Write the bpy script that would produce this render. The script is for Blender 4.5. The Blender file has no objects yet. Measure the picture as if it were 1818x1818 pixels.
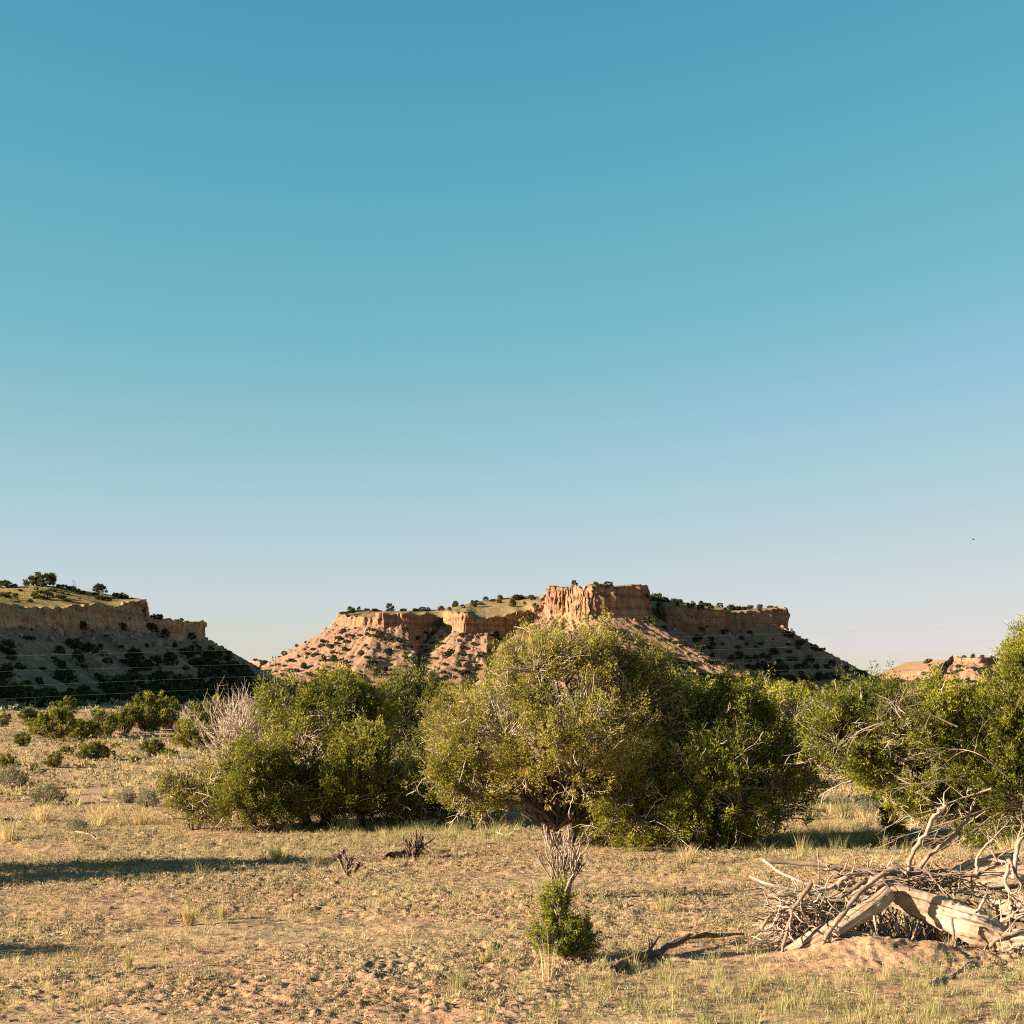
import bpy, math, random
import numpy as np
from mathutils import Vector
from mathutils.bvhtree import BVHTree

R = math.radians
rng = np.random.default_rng(7)
random.seed(7)
F, HY, CX, H = 2640.0, 1210.0, 909.0, 3.0      # focal length in px, horizon row, centre column, eye height
SUN_EL, SUN_BACK = 16.5, 14.0                  # elevation, degrees behind the left side
S = bpy.context.scene
COL = S.collection

# ------------------------------------------------------------------ noise
def _h(ix, iy, iz, seed):
    n = (ix.astype(np.int64) * 374761393 + iy.astype(np.int64) * 668265263 + iz.astype(np.int64) * 2147483647 + seed * 974711)
    n = (n ^ (n >> 13)) * 1274126177
    n = n ^ (n >> 16)
    n = (n * 2246822519) & 0xffffffff
    n = n ^ (n >> 15)
    return (n & 0xffffff) / float(0xffffff)

def vnoise(x, y, z=0.0, seed=0):
    x, y, z = np.broadcast_arrays(np.asarray(x, float), np.asarray(y, float), np.asarray(z, float))
    fx, fy, fz = np.floor(x), np.floor(y), np.floor(z)
    ix, iy, iz = fx.astype(np.int64), fy.astype(np.int64), fz.astype(np.int64)
    tx, ty, tz = x - fx, y - fy, z - fz
    tx, ty, tz = tx*tx*(3-2*tx), ty*ty*(3-2*ty), tz*tz*(3-2*tz)
    def L(a, b, t): return a + (b - a) * t
    r = []
    for dz in (0, 1):
        a = L(_h(ix, iy, iz+dz, seed), _h(ix+1, iy, iz+dz, seed), tx)
        b = L(_h(ix, iy+1, iz+dz, seed), _h(ix+1, iy+1, iz+dz, seed), tx)
        r.append(L(a, b, ty))
    return L(r[0], r[1], tz) * 2 - 1

def fbm(x, y, z=0.0, seed=0, octv=4, gain=0.5):
    s = 0; a = 1.0; t = 0
    for i in range(octv):
        s = s + a * vnoise(np.asarray(x) * 2**i, np.asarray(y) * 2**i, np.asarray(z) * 2**i, seed + i * 17)
        t += a; a *= gain
    return s / t

def norm(v):
    return v / np.maximum(np.linalg.norm(v, axis=-1, keepdims=True), 1e-9)

# ------------------------------------------------------------------ placing
def ray(px, py, D):                      # world point seen at photo position px, py, D metres deep
    return np.array([(px - CX) / F * D, D, H - (py - HY) / F * D])

def gdist(py): return H * F / (py - HY)

def sstep(a, b, x):
    t = np.clip((x - a) / (b - a), 0, 1)
    return t * t * (3 - 2 * t)

MOUND = ray(1570, 1690, 15.9)
def hz(x, y):                            # height of the ground
    x = np.asarray(x, float); y = np.asarray(y, float)
    far = sstep(32, 120, y)
    z = fbm(x * .045, y * .045, 3.1, 11, 3) * (0.10 + 0.55 * far)
    z = z + fbm(x * .35, y * .35, 0, 5, 3) * (0.045 + .14 * far)
    m = sstep(-.25, .35, fbm(x * .5 + 9, y * .5, 0, 31, 2))
    near = 1 - sstep(25, 60, y)
    calm = 1 - .8 * np.exp(-(((x - MOUND[0]) / 1.1) ** 2 + ((y - MOUND[1]) / .6) ** 2))
    z = z + near * calm * (fbm(x * 3.2, y * 3.2, 0, 71, 3) * .028 + np.abs(fbm(x * 8, y * 8, 0, 77, 3)) * .062 * (.3 + m))
    # earth heaped up under the log pile
    d = ((x - MOUND[0]) / 1.0) ** 2 + ((y - MOUND[1]) / .5) ** 2
    z = z + .25 * np.exp(-d * 1.1) * (1 + .35 * fbm(x * 2.6, y * 2.6, 0, 91, 4) + .10 * fbm(x * 17, y * 17, 0, 92, 3))
    # slight bank below the right-hand juniper
    c = ray(1800, 1530, 23.0)
    d = ((x - c[0]) / 2.6) ** 2 + ((y - c[1]) / 1.6) ** 2
    z = z + .28 * np.exp(-d)
    # soil swell round the far shrubs at left
    z = z * (1 - .5 * sstep(150, 400, y))
    return z

def gz(x, y): return float(hz(x, y))
def G(px, py):                           # ground point under photo position
    D = gdist(py); x = (px - CX) / F * D
    return np.array([x, D, gz(x, D)])

# ------------------------------------------------------------------ object helpers
def tag(o, label=None, cat=None, group=None, kind=None):
    if label: o['label'] = label
    if cat: o['category'] = cat
    if group: o['group'] = group
    if kind: o['kind'] = kind
    return o

def make_mesh(name, V, Fc, mat, smooth=False, tint=None):
    V = np.asarray(V, np.float32); Fc = np.asarray(Fc, np.int32)
    me = bpy.data.meshes.new(name)
    me.vertices.add(len(V)); me.vertices.foreach_set('co', V.ravel())
    k = Fc.shape[1]
    me.loops.add(Fc.size); me.loops.foreach_set('vertex_index', Fc.ravel())
    me.polygons.add(len(Fc))
    me.polygons.foreach_set('loop_start', np.arange(0, Fc.size, k, dtype=np.int32))
    me.polygons.foreach_set('loop_total', np.full(len(Fc), k, np.int32))
    me.polygons.foreach_set('use_smooth', np.full(len(Fc), smooth, bool))
    if tint is not None:
        a = me.attributes.new('tint', 'FLOAT', 'POINT')
        a.data.foreach_set('value', np.asarray(tint, np.float32))
    me.materials.append(mat)
    me.update(calc_edges=True)
    return me

def link(name, me, parent=None, loc=None):
    o = bpy.data.objects.new(name, me); COL.objects.link(o)
    if parent is not None: o.parent = parent
    if loc is not None: o.location = [float(v) for v in loc]
    return o

def empty(name, loc):
    o = bpy.data.objects.new(name, None); COL.objects.link(o)
    o.empty_display_size = .3
    o.location = [float(v) for v in loc]
    return o

class Geo:
    """collects tubes (quads)"""
    def __init__(s): s.V = []; s.Q = []; s.n = 0; s.T = []
    def tube(s, P, r, k=5, tint=0.5, cap=True):
        P = np.asarray(P, float); r = np.broadcast_to(np.asarray(r, float), (len(P),))
        T = norm(np.gradient(P, axis=0))
        ref = np.array([0.31, 0.17, 0.93]) if abs(T[0] @ np.array([0.31, 0.17, 0.93])) < .9 else np.array([1., .2, 0])
        A = norm(np.cross(T, ref)); B = np.cross(T, A)
        a = np.arange(k) / k * 2 * np.pi
        ring = P[:, None] + r[:, None, None] * (np.cos(a)[None, :, None] * A[:, None] + np.sin(a)[None, :, None] * B[:, None])
        m = len(P)
        i = np.arange(m - 1)[:, None] * k; j = np.arange(k)[None]; j2 = (j + 1) % k
        q = np.stack([i + j, i + j2, i + k + j2, i + k + j], -1).reshape(-1, 4)
        s.V.append(ring.reshape(-1, 3)); s.Q.append(q + s.n); s.T.append(np.full(m * k, tint)); s.n += m * k
    def mesh(s, name, mat, smooth=True):
        return make_mesh(name, np.concatenate(s.V), np.concatenate(s.Q), mat, smooth, np.concatenate(s.T))

def crook(a, b, n=6, wob=.08, sag=0, rg=rng):
    a = np.asarray(a, float); b = np.asarray(b, float)
    t = np.linspace(0, 1, n)[:, None]
    L = np.linalg.norm(b - a)
    w = rg.normal(size=(n, 3)) * wob * L
    w = np.cumsum(w, 0) * .5; w = w - w[0] - t * (w[-1] - w[0])
    P = a + (b - a) * t + w
    P[:, 2] += sag * L * np.sin(np.pi * t[:, 0])
    return P

def catmull(P, n):
    P = np.asarray(P, float)
    if len(P) < 3:
        t = np.linspace(0, len(P) - 1, n); i = np.minimum(t.astype(int), len(P) - 2); f = (t - i)[:, None]
        return P[i] * (1 - f) + P[i + 1] * f
    Q = np.vstack([2 * P[0] - P[1], P, 2 * P[-1] - P[-2]])
    t = np.linspace(0, len(P) - 1, n); i = np.minimum(t.astype(int), len(P) - 2); f = (t - i)[:, None]
    p0, p1, p2, p3 = Q[i], Q[i + 1], Q[i + 2], Q[i + 3]
    return .5 * (2*p1 + (p2-p0)*f + (2*p0-5*p1+4*p2-p3)*f**2 + (3*p1-p0-3*p2+p3)*f**3)

# ------------------------------------------------------------------ materials
def nodes_mat(name):
    m = bpy.data.materials.new(name); m.use_nodes = True
    nt = m.node_tree; nt.nodes.clear()
    return m, nt, nt.nodes, nt.links

def ramp(N, stops):
    r = N.new('ShaderNodeValToRGB'); e = r.color_ramp.elements
    e[0].position, e[0].color = stops[0][0], (*stops[0][1], 1)
    e[1].position, e[1].color = stops[-1][0], (*stops[-1][1], 1)
    for p, c in stops[1:-1]:
        x = e.new(p); x.color = (*c, 1)
    return r

def noise_node(N, L, coord, scale, detail=4, rough=.55, vec=None):
    n = N.new('ShaderNodeTexNoise'); n.inputs['Scale'].default_value = scale
    n.inputs['Detail'].default_value = detail; n.inputs['Roughness'].default_value = rough
    src = coord
    if vec is not None:
        mp = N.new('ShaderNodeMapping'); mp.inputs['Scale'].default_value = vec
        L.new(coord, mp.inputs['Vector']); src = mp.outputs[0]
    L.new(src, n.inputs['Vector'])
    return n

def leaf_mat(name, stops, trans=.25, transcol=1.3, rough=.6):
    m, nt, N, L = nodes_mat(name)
    out = N.new('ShaderNodeOutputMaterial')
    at = N.new('ShaderNodeAttribute'); at.attribute_name = 'tint'
    oi = N.new('ShaderNodeObjectInfo')
    ma = N.new('ShaderNodeMath'); ma.operation = 'MULTIPLY_ADD'
    L.new(oi.outputs['Random'], ma.inputs[0]); ma.inputs[1].default_value = .22; 
    sb = N.new('ShaderNodeMath'); sb.operation = 'SUBTRACT'; L.new(at.outputs['Fac'], sb.inputs[0]); sb.inputs[1].default_value = .11
    L.new(sb.outputs[0], ma.inputs[2])
    r = ramp(N, stops); L.new(ma.outputs[0], r.inputs[0])
    b = N.new('ShaderNodeBsdfPrincipled'); b.inputs['Roughness'].default_value = rough
    b.inputs['Specular IOR Level'].default_value = .25
    L.new(r.outputs[0], b.inputs['Base Color'])
    t = N.new('ShaderNodeBsdfTranslucent')
    g = N.new('ShaderNodeMixRGB'); g.blend_type = 'MULTIPLY'; g.inputs[0].default_value = 1
    L.new(r.outputs[0], g.inputs[1]); g.inputs[2].default_value = (transcol, transcol, transcol * .7, 1)
    L.new(g.outputs[0], t.inputs['Color'])
    mx = N.new('ShaderNodeMixShader'); mx.inputs[0].default_value = trans
    L.new(b.outputs[0], mx.inputs[1]); L.new(t.outputs[0], mx.inputs[2])
    L.new(mx.outputs[0], out.inputs[0])
    return m

def wood_mat(name, stops, scale=6, vec=(1, 1, 1), bump=.4, rough=.85, use_tint=True):
    m, nt, N, L = nodes_mat(name)
    out = N.new('ShaderNodeOutputMaterial')
    tc = N.new('ShaderNodeTexCoord')
    n = noise_node(N, L, tc.outputs['Object'], scale, 6, .65, vec)
    r = ramp(N, stops)
    if use_tint:
        at = N.new('ShaderNodeAttribute'); at.attribute_name = 'tint'
        ad = N.new('ShaderNodeMath'); ad.operation = 'ADD'
        sb = N.new('ShaderNodeMath'); sb.operation = 'SUBTRACT'; sb.inputs[1].default_value = .5
        L.new(at.outputs['Fac'], sb.inputs[0]); L.new(n.outputs['Fac'], ad.inputs[0]); L.new(sb.outputs[0], ad.inputs[1])
        L.new(ad.outputs[0], r.inputs[0])
    else:
        L.new(n.outputs['Fac'], r.inputs[0])
    b = N.new('ShaderNodeBsdfPrincipled'); b.inputs['Roughness'].default_value = rough
    b.inputs['Specular IOR Level'].default_value = .2
    L.new(r.outputs[0], b.inputs['Base Color'])
    bp = N.new('ShaderNodeBump'); bp.inputs['Strength'].default_value = bump; bp.inputs['Distance'].default_value = .02
    n2 = noise_node(N, L, tc.outputs['Object'], scale * 4, 4, .7, vec)
    L.new(n2.outputs['Fac'], bp.inputs['Height']); L.new(bp.outputs[0], b.inputs['Normal'])
    L.new(b.outputs[0], out.inputs[0])
    return m

JUN = [(0, (.050, .058, .008)), (.35, (.140, .148, .013)), (.65, (.28, .262, .022)), (1, (.47, .37, .05))]
JUNL = [(0, (.075, .075, .014)), (.35, (.18, .168, .026)), (.65, (.31, .265, .040)), (1, (.50, .37, .11))]
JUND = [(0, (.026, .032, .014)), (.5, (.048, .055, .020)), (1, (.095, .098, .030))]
M = {}
M['juniper'] = leaf_mat('juniper_foliage', JUN)
M['juniper_pale'] = leaf_mat('pale_juniper_foliage', JUNL)
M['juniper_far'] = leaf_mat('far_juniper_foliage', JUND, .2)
M['young'] = leaf_mat('young_juniper_foliage', [(0, (.06, .08, .01)), (.5, (.16, .18, .016)), (1, (.34, .31, .04))], .3)
M['juniper_mid'] = leaf_mat('mid_juniper_foliage', [(0, (.040, .048, .009)), (.4, (.10, .108, .014)), (.7, (.20, .19, .022)), (1, (.36, .29, .045))])
M['sage'] = leaf_mat('sage_foliage', [(0, (.10, .10, .055)), (.5, (.19, .185, .105)), (1, (.31, .29, .18))], .2)
M['forb'] = leaf_mat('low_forb', [(0, (.15, .13, .065)), (.4, (.27, .225, .12)), (.7, (.36, .275, .165)), (1, (.48, .34, .21))], .25)
M['dry'] = leaf_mat('dry_grass_blade', [(0, (.30, .22, .10)), (.5, (.46, .35, .18)), (1, (.62, .50, .28))], .35)
M['green'] = leaf_mat('green_grass_blade', [(0, (.16, .165, .06)), (.5, (.31, .28, .115)), (1, (.48, .39, .20))], .35)
M['bark'] = wood_mat('juniper_bark', [(.25, (.055, .038, .027)), (.5, (.12, .085, .06)), (.8, (.24, .18, .135))], 9, (1, 1, .25))
M['twig'] = wood_mat('grey_twig', [(.2, (.12, .08, .055)), (.5, (.24, .17, .12)), (.85, (.44, .34, .26))], 7)
M['dead'] = wood_mat('bleached_dead_wood', [(.25, (.14, .10, .07)), (.5, (.30, .225, .165)), (.8, (.50, .40, .31))], 5)
M['dark_wood'] = wood_mat('dark_weathered_wood', [(.25, (.055, .036, .026)), (.5, (.13, .088, .06)), (.8, (.26, .19, .14))], 7)
M['cactus'] = wood_mat('cholla_stem', [(.25, (.14, .10, .075)), (.5, (.28, .205, .15)), (.8, (.46, .36, .27))], 40, bump=.9)

def log_mat():
    m, nt, N, L = nodes_mat('split_log_wood')
    out = N.new('ShaderNodeOutputMaterial')
    a1 = N.new('ShaderNodeAttribute'); a1.attribute_name = 'grain'
    tc = N.new('ShaderNodeTexCoord')
    n1 = noise_node(N, L, a1.outputs['Vector'], 1.0, 8, .62)
    r = ramp(N, [(.33, (.05, .032, .02)), (.40, (.26, .19, .13)), (.48, (.42, .32, .23)), (.72, (.58, .47, .35))])
    L.new(n1.outputs['Fac'], r.inputs[0])
    n3 = noise_node(N, L, tc.outputs['Object'], 2.2, 3, .6)
    r3 = ramp(N, [(.38, (.62, .47, .36)), (.62, (1, 1, 1))]); L.new(n3.outputs['Fac'], r3.inputs[0])
    mx = N.new('ShaderNodeMixRGB'); mx.blend_type = 'MULTIPLY'; mx.inputs[0].default_value = .8
    L.new(r.outputs[0], mx.inputs[1]); L.new(r3.outputs[0], mx.inputs[2])
    b = N.new('ShaderNodeBsdfPrincipled'); b.inputs['Roughness'].default_value = .8
    b.inputs['Specular IOR Level'].default_value = .2
    L.new(mx.outputs[0], b.inputs['Base Color'])
    bp = N.new('ShaderNodeBump'); bp.inputs['Strength'].default_value = .8; bp.inputs['Distance'].default_value = .03
    L.new(n1.outputs['Fac'], bp.inputs['Height']); L.new(bp.outputs[0], b.inputs['Normal'])
    L.new(b.outputs[0], out.inputs[0])
    return m
M['log'] = log_mat()

def ground_mat():
    m, nt, N, L = nodes_mat('dry_soil')
    out = N.new('ShaderNodeOutputMaterial'); geo = N.new('ShaderNodeNewGeometry')
    P = geo.outputs['Position']
    n1 = noise_node(N, L, P, .22, 5, .6); n2 = noise_node(N, L, P, 2.4, 5, .62); n3 = noise_node(N, L, P, 16, 5, .7)
    r1 = ramp(N, [(.30, (.385, .22, .137)), (.46, (.39, .24, .145)), (.55, (.37, .25, .145)), (.68, (.33, .25, .135))])
    L.new(n1.outputs['Fac'], r1.inputs[0])
    r2 = ramp(N, [(.3, (.66, .64, .60)), (.5, (.95, .95, .95)), (.7, (1.15, 1.12, 1.08))]); L.new(n2.outputs['Fac'], r2.inputs[0])
    r3 = ramp(N, [(.3, (.42, .38, .33)), (.47, (.95, .94, .92)), (.72, (1.2, 1.18, 1.13))]); L.new(n3.outputs['Fac'], r3.inputs[0])
    a = N.new('ShaderNodeMixRGB'); a.blend_type = 'MULTIPLY'; a.inputs[0].default_value = .85
    b2 = N.new('ShaderNodeMixRGB'); b2.blend_type = 'MULTIPLY'; b2.inputs[0].default_value = .8
    L.new(r1.outputs[0], a.inputs[1]); L.new(r2.outputs[0], a.inputs[2])
    L.new(a.outputs[0], b2.inputs[1]); L.new(r3.outputs[0], b2.inputs[2])
    b = N.new('ShaderNodeBsdfPrincipled'); b.inputs['Roughness'].default_value = .95
    b.inputs['Specular IOR Level'].default_value = .1
    L.new(b2.outputs[0], b.inputs['Base Color'])
    bp = N.new('ShaderNodeBump'); bp.inputs['Strength'].default_value = .9; bp.inputs['Distance'].default_value = .05
    n4 = noise_node(N, L, P, 7, 6, .72); L.new(n4.outputs['Fac'], bp.inputs['Height'])
    L.new(bp.outputs[0], b.inputs['Normal']); L.new(b.outputs[0], out.inputs[0])
    return m
M['ground'] = ground_mat()

def hill_mat(name, talus, rock, top, sc=1.0):
    """colour by steepness: cliff rock on steep faces, scree below, grass on the flat top"""
    m, nt, N, L = nodes_mat(name)
    out = N.new('ShaderNodeOutputMaterial'); geo = N.new('ShaderNodeNewGeometry')
    P = geo.outputs['Position']
    at = N.new('ShaderNodeAttribute'); at.attribute_name = 'tint'     # 0 talus, .5 cliff, 1 top
    n1 = noise_node(N, L, P, .09 * sc, 6, .65); n2 = noise_node(N, L, P, .9 * sc, 5, .7)
    cl = noise_node(N, L, P, 1.0 * sc, 5, .65, (.55, .55, .07))
    ly = noise_node(N, L, P, 1.0 * sc, 3, .5, (.02, .02, .55))
    rt = ramp(N, talus); L.new(n1.outputs['Fac'], rt.inputs[0])
    rr = ramp(N, rock); L.new(cl.outputs['Fac'], rr.inputs[0])
    rl = ramp(N, [(.35, (.72, .66, .62)), (.6, (1.1, 1.08, 1.05))]); L.new(ly.outputs['Fac'], rl.inputs[0])
    rm = N.new('ShaderNodeMixRGB'); rm.blend_type = 'MULTIPLY'; rm.inputs[0].default_value = .8
    L.new(rr.outputs[0], rm.inputs[1]); L.new(rl.outputs[0], rm.inputs[2])
    rp = ramp(N, top); L.new(n2.outputs['Fac'], rp.inputs[0])
    s1 = N.new('ShaderNodeMapRange'); s1.inputs[1].default_value = .15; s1.inputs[2].default_value = .35; L.new(at.outputs['Fac'], s1.inputs[0])
    s2 = N.new('ShaderNodeMapRange'); s2.inputs[1].default_value = .65; s2.inputs[2].default_value = .85; L.new(at.outputs['Fac'], s2.inputs[0])
    m1 = N.new('ShaderNodeMixRGB'); L.new(s1.outputs[0], m1.inputs[0]); L.new(rt.outputs[0], m1.inputs[1]); L.new(rm.outputs[0], m1.inputs[2])
    m2 = N.new('ShaderNodeMixRGB'); L.new(s2.outputs[0], m2.inputs[0]); L.new(m1.outputs[0], m2.inputs[1]); L.new(rp.outputs[0], m2.inputs[2])
    r2 = ramp(N, [(.32, (.62, .60, .58)), (.5, (1, 1, 1)), (.7, (1.25, 1.22, 1.18))]); L.new(n2.outputs['Fac'], r2.inputs[0])
    m3 = N.new('ShaderNodeMixRGB'); m3.blend_type = 'MULTIPLY'; m3.inputs[0].default_value = .8
    L.new(m2.outputs[0], m3.inputs[1]); L.new(r2.outputs[0], m3.inputs[2])
    b = N.new('ShaderNodeBsdfPrincipled'); b.inputs['Roughness'].default_value = .95; b.inputs['Specular IOR Level'].default_value = .1
    L.new(m3.outputs[0], b.inputs['Base Color'])
    bp = N.new('ShaderNodeBump'); bp.inputs['Strength'].default_value = .8; bp.inputs['Distance'].default_value = .6
    L.new(n2.outputs['Fac'], bp.inputs['Height']); L.new(bp.outputs[0], b.inputs['Normal'])
    L.new(b.outputs[0], out.inputs[0])
    return m
M['mesa'] = hill_mat('mesa_rock',
    [(.3, (.17, .10, .062)), (.45, (.235, .136, .085)), (.6, (.265, .158, .10)), (.75, (.31, .20, .135))],
    [(.3, (.09, .05, .032)), (.42, (.22, .125, .075)), (.6, (.28, .165, .10)), (.8, (.33, .21, .135))],
    [(.35, (.15, .105, .05)), (.65, (.26, .18, .085))])
M['near_mesa'] = hill_mat('near_mesa_rock',
    [(.3, (.17, .11, .07)), (.45, (.28, .18, .115)), (.6, (.33, .215, .135)), (.72, (.42, .29, .195))],
    [(.3, (.15, .08, .045)), (.43, (.38, .215, .125)), (.6, (.48, .30, .18)), (.8, (.60, .40, .26))],
    [(.3, (.10, .075, .028)), (.5, (.24, .17, .055)), (.7, (.36, .25, .09))], 2.2)
m_, nt_, N_, L_ = nodes_mat('scree_rock')
o_ = N_.new('ShaderNodeOutputMaterial'); b_ = N_.new('ShaderNodeBsdfPrincipled'); b_.inputs['Roughness'].default_value = .9
a_ = N_.new('ShaderNodeAttribute'); a_.attribute_name = 'tint'
r_ = ramp(N_, [(0, (.13, .08, .05)), (.6, (.23, .143, .09)), (1, (.32, .215, .145))]); L_.new(a_.outputs['Fac'], r_.inputs[0])
L_.new(r_.outputs[0], b_.inputs['Base Color']); L_.new(b_.outputs[0], o_.inputs[0]); M['rock'] = m_
m_, nt_, N_, L_ = nodes_mat('aluminium_wire')
o_ = N_.new('ShaderNodeOutputMaterial'); b_ = N_.new('ShaderNodeBsdfPrincipled')
b_.inputs['Base Color'].default_value = (.25, .24, .23, 1); b_.inputs['Roughness'].default_value = .5; b_.inputs['Metallic'].default_value = .3
L_.new(b_.outputs[0], o_.inputs[0]); M['wire'] = m_
m_, nt_, N_, L_ = nodes_mat('dark_feathers')
o_ = N_.new('ShaderNodeOutputMaterial'); b_ = N_.new('ShaderNodeBsdfPrincipled')
b_.inputs['Base Color'].default_value = (.02, .02, .022, 1); b_.inputs['Roughness'].default_value = .8
L_.new(b_.outputs[0], o_.inputs[0]); M['bird'] = m_

# ------------------------------------------------------------------ ground
def build_ground():
    ys = [-400, -200, -100, -50, -25, -12, -4, 2, 6]
    y = 8.0
    while y < 60: ys.append(y); y += .012 + .0016 * y
    while y < 9000: ys.append(y); y *= 1.012
    ys = np.array(ys)
    n = 640
    inner = np.linspace(-1, 1, n)
    W = 1.5 + .37 * np.maximum(ys, 4)
    X = inner[None] * W[:, None]
    offs = np.array([.4, 1, 2, 4, 8, 16, 32, 70, 150, 300, 600, 1400, 3500, 8000])
    X = np.concatenate([-W[:, None] - offs[::-1][None], X, W[:, None] + offs[None]], 1)
    Y = np.broadcast_to(ys[:, None], X.shape)
    Z = hz(X, Y)
    nr, nc = X.shape
    i = np.arange(nr - 1)[:, None] * nc; j = np.arange(nc - 1)[None]
    q = np.stack([i + j, i + j + 1, i + nc + j + 1, i + nc + j], -1).reshape(-1, 4)
    V = np.stack([X, Y, Z], -1).reshape(-1, 3)
    o = link('ground', make_mesh('ground', V, q, M['ground'], True))
    tag(o, kind='structure')
build_ground()

# ------------------------------------------------------------------ mesas (lofted: crest, rim, cliff foot, scree, toe)
BVH = {}
def mesa(name, cols, mat, step, crest_noise=.4, slope=31, flute=1.0, gully=1.0, seed=1, back=(0, 60), notch=1.0, topk=1.0):
    """cols: x, y, z_top, z_base, azimuth, crest xyz"""
    C = np.array([[*c[:5], *c[5]] for c in cols], float)
    seg = np.linalg.norm(np.diff(C[:, :2], axis=0), axis=1)
    # columns where the scree fans out need samples too
    fan = np.abs(np.diff(C[:, 4])) * 0.35
    cnt = np.maximum(2, ((seg + fan) / step).astype(int))
    tt = np.concatenate([np.linspace(i, i + 1, c, endpoint=False) for i, c in enumerate(cnt)] + [[len(C) - 1]])
    i = np.minimum(tt.astype(int), len(C) - 2); f = (tt - i)[:, None]
    K = C[i] * (1 - f) + C[i + 1] * f
    ksm = max(3, int(7 / step) | 1)
    def sm(a, k=ksm):
        p = np.pad(a, (k // 2, k // 2), mode='edge'); return np.convolve(p, np.ones(k) / k, 'valid')
    az = R(1) * sm(sm(K[:, 4], ksm * 2 + 1))
    d = np.stack([np.sin(az), -np.cos(az)], -1)
    rim = K[:, :2]; zt, zb = K[:, 2], K[:, 3]
    arc = np.concatenate([[0], np.cumsum(np.linalg.norm(np.diff(rim + d * 25, axis=0), axis=1))])
    hm = (zt - zb).mean()
    zt = zt + hm * (.12 * fbm(arc * 1.6 / hm, 0, 0, seed + 3, 4) + .10 * (_h(np.floor(arc * 1.7 / hm), arc * 0, arc * 0, seed + 2) - .5))
    ntc = sstep(.28, .5, vnoise(arc * .55 / hm, 3, 0, seed + 61)) * notch
    ntc = ntc * (zt < 43.5)
    zt = zt - ntc * .24 * (zt - zb)
    zb = sm(zb) + fbm(arc * .9 / hm, 5, 0, seed + 5, 4) * .32 * (zt - zb)
    rows = []; kind = []
    cr = K[:, 5:8].copy(); cr[:, 0] = sm(cr[:, 0]); cr[:, 1] = sm(cr[:, 1]); cr[:, 2] = sm(cr[:, 2])
    rim3 = np.column_stack([rim, sm(sm(zt))]); zdif = zt - rim3[:, 2]
    # back of the mesa, out of sight
    bk = cr.copy(); bk[:, 0] += back[0] * 2.2; bk[:, 1] += back[1] * 2.2; bk[:, 2] = -2
    rows.append(bk); kind.append(1.0)
    bk = cr.copy(); bk[:, 0] += back[0]; bk[:, 1] += back[1]; bk[:, 2] = np.minimum(cr[:, 2] - 1, rim3[:, 2] - 1)
    rows.append(bk); kind.append(1.0)
    npl = 34
    for t in np.linspace(0, 1, npl)[:-1]:
        p = cr * (1 - t) + rim3 * t
        p[:, 2] = cr[:, 2] + (rim3[:, 2] - cr[:, 2]) * (t ** .8)
        p[:, 2] += fbm(p[:, 0] * .08, p[:, 1] * .08, 0, seed + 8, 4) * crest_noise * min(1, 8 * (1 - t)) + zdif * max(0, (t - .88) / .12)
        rows.append(p); kind.append(topk)
    ncl = 36
    hh = (zt - zb)
    for t in np.linspace(0, 1, ncl):
        p = np.column_stack([rim + d * (.02 + .16 * t ** 1.5)[..., None] * hh[:, None], zt - hh * t]) if False else \
            np.column_stack([rim + d * (hh * (.02 + .14 * t ** 1.4))[:, None], zt - hh * t])
        z = p[:, 2]
        sc = 1.0 / max(hh.mean(), 1)
        wz = z + hh * .35 * fbm(arc * 1.2 * sc, 0, 0, seed + 9, 2)
        fl = np.abs(fbm(arc * 2.6 * sc, wz * .35 * sc, 0, seed + 11, 5, .6)) * -1.6 + .45
        big = fbm(arc * .75 * sc, wz * .15 * sc, 3, seed + 13, 4, .6)
        wa = arc * 2.1 * sc + .8 * fbm(arc * 1.1 * sc, wz * 1.3 * sc, 1, seed + 14, 3)
        wb = wz * 2.6 * sc + 1.1 * fbm(arc * .9 * sc, 0, 2, seed + 17, 2)
        blk = _h(np.floor(wa), np.floor(wb + 3 * _h(np.floor(wa), wa * 0, wa * 0, 5)), wa * 0, seed) - .5
        crk = np.minimum(wa - np.floor(wa), 1 - (wa - np.floor(wa)))
        crk = -.8 * np.exp(-(crk / .07) ** 2) * (vnoise(arc * 1.3 * sc, 0, 0, seed + 44) > -.2)
        led = fbm(arc * .3 * sc, wz * 3.2 * sc, 7, seed + 15, 3)
        amp = hh * flute * np.sin(np.pi * min(1, .12 + .88 * t) ** .6) ** .5 if t < 1 else hh * flute * .3
        off = amp * (.20 * fl + .42 * big + .10 * led + .17 * blk + .13 * crk)
        p[:, :2] += d * off[:, None]
        rows.append(p); kind.append(.5)
    base = rows[-1].copy()
    run = np.maximum(base[:, 2] + 1.2, 1) / math.tan(R(slope))
    nt = int(max(60, run.max() / step * 1.0))
    for t in (np.linspace(0, 1, nt + 1)[1:]) ** 1.15:
        p = np.column_stack([base[:, :2] + d * (run * t)[:, None] * 1.12, base[:, 2] - (base[:, 2] + 1.2) * (t * (1.22 - .22 * t)) ])
        arcw = arc + 9 * t * fbm(p[:, 0] * .035, p[:, 1] * .035, 0, seed + 25, 3) + 3 * fbm(p[:, 0] * .12, p[:, 1] * .12, 0, seed + 26, 2)
        g = fbm(arcw * .055, t * .9, 0, seed + 21, 3) + .45 * (1 - 2.2 * np.abs(fbm(arcw * .12, t * 1.6, 0, seed + 22, 3)))
        w = np.sin(np.pi * min(t, 1)) ** .7
        p[:, 2] += gully * w * g * hh.mean() * .22
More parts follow.
